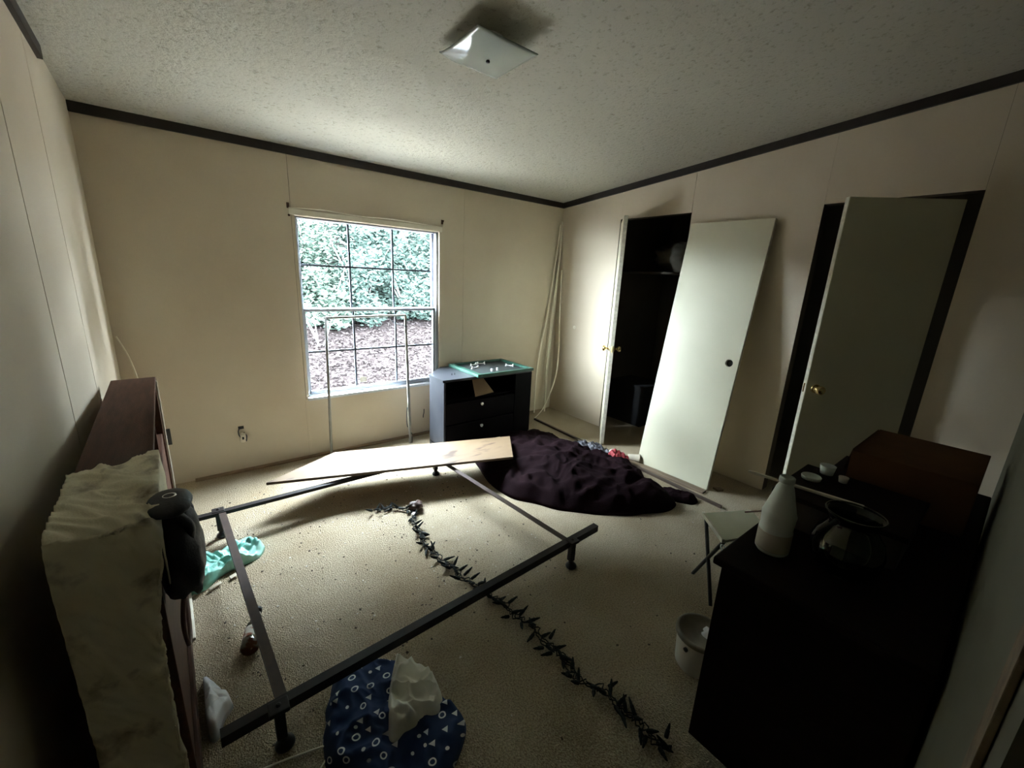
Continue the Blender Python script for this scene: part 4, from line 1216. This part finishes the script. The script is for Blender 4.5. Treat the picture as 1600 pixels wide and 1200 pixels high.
# ------------------------------------------------------------------ string of little lights across the carpet
random.seed(5)
path = [(1.17, 2.345), (1.23, 2.325), (1.30, 2.29), (1.355, 2.20), (1.335, 2.12), (1.30, 2.02), (1.30, 1.94), (1.27, 1.86), (1.285, 1.76), (1.29, 1.66), (1.31, 1.58), (1.305, 1.50), (1.335, 1.42), (1.355, 1.32), (1.38, 1.24),
        (1.375, 1.16), (1.405, 1.08), (1.39, 0.99), (1.405, 0.92), (1.395, 0.84), (1.385, 0.77), (1.43, 0.70), (1.425, 0.63), (1.44, 0.56), (1.43, 0.50), (1.45, 0.43)]
ls = thing('light_string', 'dark green string of little lights trailing across the carpet', 'string lights', (1.35, 1.4, 0))
P = smooth([(x, y, 0.008) for x, y in path], 8)
for w_ in range(3):
    pts = []
    for i, x in enumerate(P):
        v = Vector((i * 0.35, w_ * 9.3, 0))
        pts.append(x + Vector((0.028 * noise.noise(v * 1.5) + 0.012 * math.sin(i * 0.55 + w_ * 2.1), 0.016 * noise.noise(v + Vector((0, 4, 0))), 0.008 * (0.7 + abs(noise.noise(v * 1.3 + Vector((0, 0, 5))))) + 0.002 * w_)))
    MB().rings([(x, 0.0026) for x in pts], 5).build('wire', 'bulb', ls, smooth_=True)
proto = MB().lathe((0, 0, 0), [(0.0, 0.0), (0.0045, 0.001), (0.0055, 0.004), (0.0055, 0.020), (0.0042, 0.022), (0.0036, 0.030), (0.0018, 0.038), (0.0, 0.040)], 9)
pm = None
Pd = [P[int(i)] for i in [k * (len(P) - 1) / 94 for k in range(95)]]
for i, x in enumerate(Pd):
    side = 1 if i % 2 else -1
    a = random.uniform(-1.5, 1.5) + (0 if side > 0 else PI)
    el = random.uniform(0.05, 0.75)
    d = Vector((math.cos(a) * math.cos(el), math.sin(a) * math.cos(el), math.sin(el)))
    if pm is None:
        o = proto.build('bulb', 'bulb', ls, (0, 0, 0))
        pm = o.data
    else:
        o = bpy.data.objects.new('bulb', pm)
        C.objects.link(o)
        o.parent = ls
    base = x + d * random.uniform(0.0, 0.03)
    base.z = max(base.z, 0.008)
    o.location = base - Vector(ls.location)
    o.rotation_euler = d.to_track_quat('Z', 'Y').to_euler()
    o.scale = (1.35, 1.35, random.uniform(1.0, 1.6))
MB().box((1.352, 2.165, 0.014), (0.03, 0.02, 0.02), rotz(0.6), 0.004).build('plug', 'whiteplastic', ls)
blob((1.395, 2.225, 0.03), (0.045, 0.035, 0.028), 5.5, 0.35, 22, 14).build('tangle', 'brownleaf', ls, smooth_=True, weld=True)

# ------------------------------------------------------------------ crumbs on the carpet
def crumbs(name, n, mk, lab, seed, smin, smax):
    random.seed(seed)
    q = MB()
    for _ in range(n):
        if random.random() < 0.75:
            x, y = random.uniform(0.34, 1.9), random.uniform(1.2, 3.0)
        else:
            x, y = random.uniform(0.4, 3.0), random.uniform(0.5, 3.2)
        s_ = random.uniform(smin, smax)
        R = Matrix.Rotation(random.uniform(0, 6.28), 3, 'Z') @ Matrix.Rotation(random.uniform(-0.5, 0.5), 3, 'X')
        q.box((x, y, s_ * 0.25 + 0.0005), (s_, s_ * random.uniform(0.4, 0.9), s_ * 0.4), R)
    o = q.build(name, mk)
    return tag(o, lab, 'debris', None, 'stuff')
crumbs('pale_crumbs', 260, 'debris_pale', 'pale plaster crumbs scattered over the carpet', 3, 0.003, 0.009)
crumbs('dark_crumbs', 420, 'debris_dark', 'dark dirt crumbs scattered over the carpet', 4, 0.003, 0.010)

# ------------------------------------------------------------------ outdoors: gravel strip, wooded bank, shrubs and trees
def bank(x, y):
    t = max(0.0, y - 6.4)
    return -0.75 + 0.30 * t - 0.0035 * t * t + 0.10 * noise.noise(Vector((x * 0.35, y * 0.35, 2))) * min(1, t)
q = MB()
q.grid(lambda u, v: Vector((-14 + 34 * u, 6.3 + 26 * v, bank(-14 + 34 * u, 6.3 + 26 * v))), 60, 50)
struct(q.build('ground', 'soil', None, smooth_=True))
q = MB().span((-14, D + 0.12, -0.95), (20, 6.5, -0.75))
struct(q.build('ground_dirt', 'gravel'))
random.seed(11)
q = MB()
for _ in range(42000):
    y = 6.5 + 10 * random.random() ** 1.3
    x = random.uniform(-1.5 - 0.1 * y, 3.6 + 0.55 * y)
    s_ = random.uniform(0.022, 0.055)
    a = random.uniform(0, 6.28)
    c_ = Vector((x, y, bank(x, y) + random.uniform(0.0, 0.05)))
    R = Matrix.Rotation(a, 3, 'Z') @ Matrix.Rotation(random.uniform(-0.9, 0.9), 3, 'X') @ Matrix.Rotation(random.uniform(-0.6, 0.6), 3, 'Y')
    q.add([c_ + R @ Vector(p_) for p_ in ((-s_, 0, 0), (0, -s_ * 0.45, 0.1 * s_), (s_, 0, 0), (0, s_ * 0.45, 0.1 * s_))], [(0, 1, 2, 3)])
tag(q.build('leaf_litter', 'litter'), 'pinkish dry leaf litter covering the bank outside the window', 'leaf litter', None, 'stuff')

def leaves(q, c, r, n, s0, s1, rnd):
    for _ in range(n):
        d = Vector((rnd.gauss(0, 1), rnd.gauss(0, 1), rnd.gauss(0, 1))).normalized() * (rnd.random() ** 0.45)
        p_ = Vector(c) + Vector((d.x * r[0], d.y * r[1], d.z * r[2]))
        s_ = rnd.uniform(s0, s1)
        R = Matrix.Rotation(rnd.uniform(0, 6.28), 3, 'Z') @ Matrix.Rotation(rnd.uniform(-1.2, 1.2), 3, 'X') @ Matrix.Rotation(rnd.uniform(-0.8, 0.8), 3, 'Y')
        q.add([p_ + R @ Vector(z) for z in ((-s_, 0, 0), (0, -s_ * 0.42, 0), (s_, 0, 0), (0, s_ * 0.42, 0))], [(0, 1, 2, 3)])
def shrub(name, x, y, r, hgt, n, lab, mk, seed, ls0=0.05, ls1=0.11, stems=4, trunk=0.02, cat='shrub'):
    rnd = random.Random(seed)
    z = bank(x, y)
    t = thing(name, lab, cat, (x, y, z))
    q = MB()
    tips = []
    for k in range(stems):
        a = rnd.uniform(0, 6.28)
        tip = Vector((x + math.cos(a) * r * 0.6, y + math.sin(a) * r * 0.5, z + hgt * rnd.uniform(0.7, 1.0)))
        mid = Vector((x, y, z)).lerp(tip, 0.5) + Vector((rnd.uniform(-0.15, 0.15), rnd.uniform(-0.15, 0.15), 0.1))
        pts = smooth([(x + 0.02 * k, y, z - 0.05), mid, tip], 5)
        q.rings([(p_, trunk * (1 - 0.75 * i / len(pts))) for i, p_ in enumerate(pts)], 6)
        for b_ in range(4):
            p0 = mid.lerp(tip, rnd.random())
            p1 = p0 + Vector((rnd.uniform(-1, 1) * r * 0.5, rnd.uniform(-1, 1) * r * 0.4, rnd.uniform(0.1, 0.5) * hgt * 0.5))
            q.cyl(p0, p1, trunk * 0.4, trunk * 0.15, 5)
            tips.append(p1)
        tips.append(tip)
    q.build('stem', 'twig' if trunk < 0.04 else 'bark', t)
    q = MB()
    for tp_ in tips:
        leaves(q, tp_, (r * 0.42, r * 0.42, hgt * 0.22), n // len(tips), ls0, ls1, rnd)
    q.build('foliage', mk, t)
def bush(x, y, r, hgt, n, lab, mk, seed, ls0=0.05, ls1=0.10):
    """dense rounded shrub: foliage from the ground up, stems inside"""
    rnd = random.Random(seed)
    z = bank(x, y)
    t = thing('shrub', lab, 'shrub', (x, y, z))
    q = MB()
    for k in range(6):
        a = rnd.uniform(0, 6.28)
        q.rings([(v, 0.022 - 0.004 * i) for i, v in enumerate(smooth([(x, y, z - 0.05), (x + math.cos(a) * r * 0.3, y + math.sin(a) * r * 0.3, z + hgt * 0.5), (x + math.cos(a) * r * 0.8, y + math.sin(a) * r * 0.6, z + hgt * 0.95)], 2))], 6)
    q.build('stem', 'twig', t)
    q = MB()
    for k in range(16):
        a, e_ = rnd.uniform(0, 6.28), rnd.random()
        leaves(q, (x + math.cos(a) * r * 0.6 * rnd.random() ** 0.5, y + math.sin(a) * r * 0.5, z + hgt * (0.12 + 0.78 * e_)), (r * 0.45, r * 0.4, hgt * 0.2), n // 16, ls0, ls1, rnd)
    q.build('foliage', mk, t)
for k, (x, y, r, h_, lab, mk) in enumerate((  # shrubs past the window edges are added to close gaps of low sky
    (1.0, 10.6, 1.0, 2.4, 'shrub on the bank seen through the left panes', 'leaf2'),
    (2.8, 11.2, 1.1, 2.6, 'shrub on the bank left of the middle panes', 'leaf2'),
    (4.5, 10.8, 1.0, 2.4, 'mint green shrub on the bank in the middle panes', 'leaf'),
    (6.2, 10.2, 1.0, 2.3, 'dense shrub on the bank in the right panes', 'leaf'),
    (7.9, 10.9, 1.1, 2.5, 'shrub on the bank at the right window edge', 'leaf'),
    (-0.9, 11.2, 1.1, 2.5, 'shrub on the bank at the left window edge', 'leaf2'),
    (3.6, 13.2, 1.5, 3.6, 'tall shrub behind the front row, left of centre', 'leaf'),
    (6.6, 13.0, 1.5, 3.6, 'tall shrub behind the front row, right of centre', 'leaf'),
    (0.8, 13.2, 1.5, 3.4, 'tall shrub behind the front row at the left', 'leaf2'),
    (9.6, 13.0, 1.5, 3.4, 'tall shrub behind the front row at the right', 'leaf2'),
    (1.95, 10.3, 0.7, 1.5, 'low shrub on the bank between the left panes', 'leaf2'),
    (2.98, 10.1, 0.8, 1.4, 'low rounded shrub filling the gap left of the middle muntin', 'leaf2'),
    (3.75, 10.2, 0.85, 1.8, 'rounded shrub filling the bank behind the middle muntin', 'leaf'),
    (4.75, 9.9, 0.6, 1.2, 'small rounded shrub low in the right upper panes', 'leaf'),
    (5.35, 10.2, 0.7, 1.5, 'low shrub on the bank under the middle panes', 'leaf'),
    (7.0, 9.9, 0.7, 1.5, 'low shrub on the bank under the right panes', 'leaf2'),
    (12.4, 12.4, 1.6, 3.6, 'tall shrub added to block sky past the right edge of the window, nearer one', 'leaf'),
    (15.2, 12.0, 1.7, 3.8, 'tall shrub added to block sky past the right edge of the window, farther one', 'leaf'),
    (-3.6, 13.0, 1.6, 3.4, 'tall shrub added to block sky past the left edge of the window', 'leaf2'))):
    bush(x, y, r, h_, 6000, lab, mk, 60 + k, 0.045, 0.088)
shrub('sapling', 2.4, 8.9, 0.5, 0.8, 120, 'sparse twiggy sapling low on the bank', 'leaf2', 4, stems=5, trunk=0.012)
def tall_tree(x, y, r, hgt, lab, mk, seed):
    rnd = random.Random(seed)
    z = bank(x, y)
    t = thing('tree', lab, 'tree', (x, y, z))
    q = MB()
    q.rings([(v, 0.16 - 0.012 * i) for i, v in enumerate(smooth([(x, y, z - 0.1), (x + rnd.uniform(-0.2, 0.2), y, z + hgt * 0.45), (x + rnd.uniform(-0.3, 0.3), y, z + hgt * 0.92)], 4))], 9)
    q.build('trunk', 'bark', t)
    q = MB()
    for k in range(22):
        e_ = rnd.random()
        a = rnd.uniform(0, 6.28)
        rr = r * (0.75 - 0.45 * abs(e_ - 0.35))
        c_ = Vector((x + math.cos(a) * rr, y + math.sin(a) * rr * 0.6, z + hgt * (0.14 + 0.82 * e_)))
        q.cyl((x, y, c_.z - 0.5), c_, 0.05, 0.02, 5)
    q.build('branches', 'bark', t)
    q = MB()
    for k in range(36):
        e_ = (k + rnd.random()) / 36
        a = rnd.uniform(0, 6.28)
        rr = r * (0.75 - 0.45 * abs(e_ - 0.35)) * rnd.random() ** 0.4
        leaves(q, (x + math.cos(a) * rr, y + math.sin(a) * rr * 0.6, z + hgt * (0.10 + 0.86 * e_)), (r * 0.5, r * 0.4, hgt * 0.10), 56, 0.25, 0.5, rnd)
    q.build('foliage', mk, t)
for i, (x, y, r, h_, lab, mk) in enumerate((  # trees past the window edges are added to block sky light
    (0.2, 15.5, 2.3, 9.5, 'tall leafy tree behind the bank, leftmost in the window', 'leaf2'),
    (3.2, 16.5, 2.3, 11.0, 'tall leafy tree behind the bank, left of the middle muntin', 'leaf'),
    (6.2, 15.5, 2.3, 10.5, 'tall leafy tree behind the bank, right of the middle muntin', 'leaf'),
    (9.4, 16.0, 2.3, 11.0, 'tall leafy tree behind the bank at the right panes', 'leaf'),
    (12.6, 15.5, 2.4, 11.0, 'tall leafy tree added to block sky just past the right edge of the window', 'leaf'),
    (16.0, 16.0, 2.4, 11.0, 'tall leafy tree added to block sky farthest right behind the bank', 'leaf2'),
    (1.8, 22.0, 3.0, 13.5, 'far tall tree between the two left trees', 'leaf'),
    (6.8, 22.5, 3.2, 14.0, 'far tall tree behind the middle panes', 'leaf2'),
    (12.0, 22.0, 3.2, 14.0, 'far tall tree behind the right trees', 'leaf'),
    (-4.6, 20.0, 2.8, 11.5, 'lower far tree added to block sky past the left edge of the window', 'leaf2'),
    (-2.0, 18.5, 2.4, 10.5, 'bushy tree added to block sky just left of the window edge', 'leaf'),
    (-14.5, 19.0, 3.0, 12.0, 'bushy tree added to block sky outermost on the left side of the bank', 'leaf'),
    (-10.0, 20.0, 3.0, 12.0, 'lower far tree added to block sky farthest left behind the bank', 'leaf2'),
    (19.5, 13.5, 2.6, 11.0, 'tall tree added to block sky far out to the right of the bank', 'leaf'),
    (17.5, 9.5, 2.4, 9.0, 'added sky-blocking tree standing closer on the right side of the bank', 'leaf'),
    (15.0, 7.6, 1.8, 7.0, 'slim tree added to block sky close to the house far right of the window', 'leaf'))):
    tall_tree(x, y, r, h_, lab, mk, 40 + i)
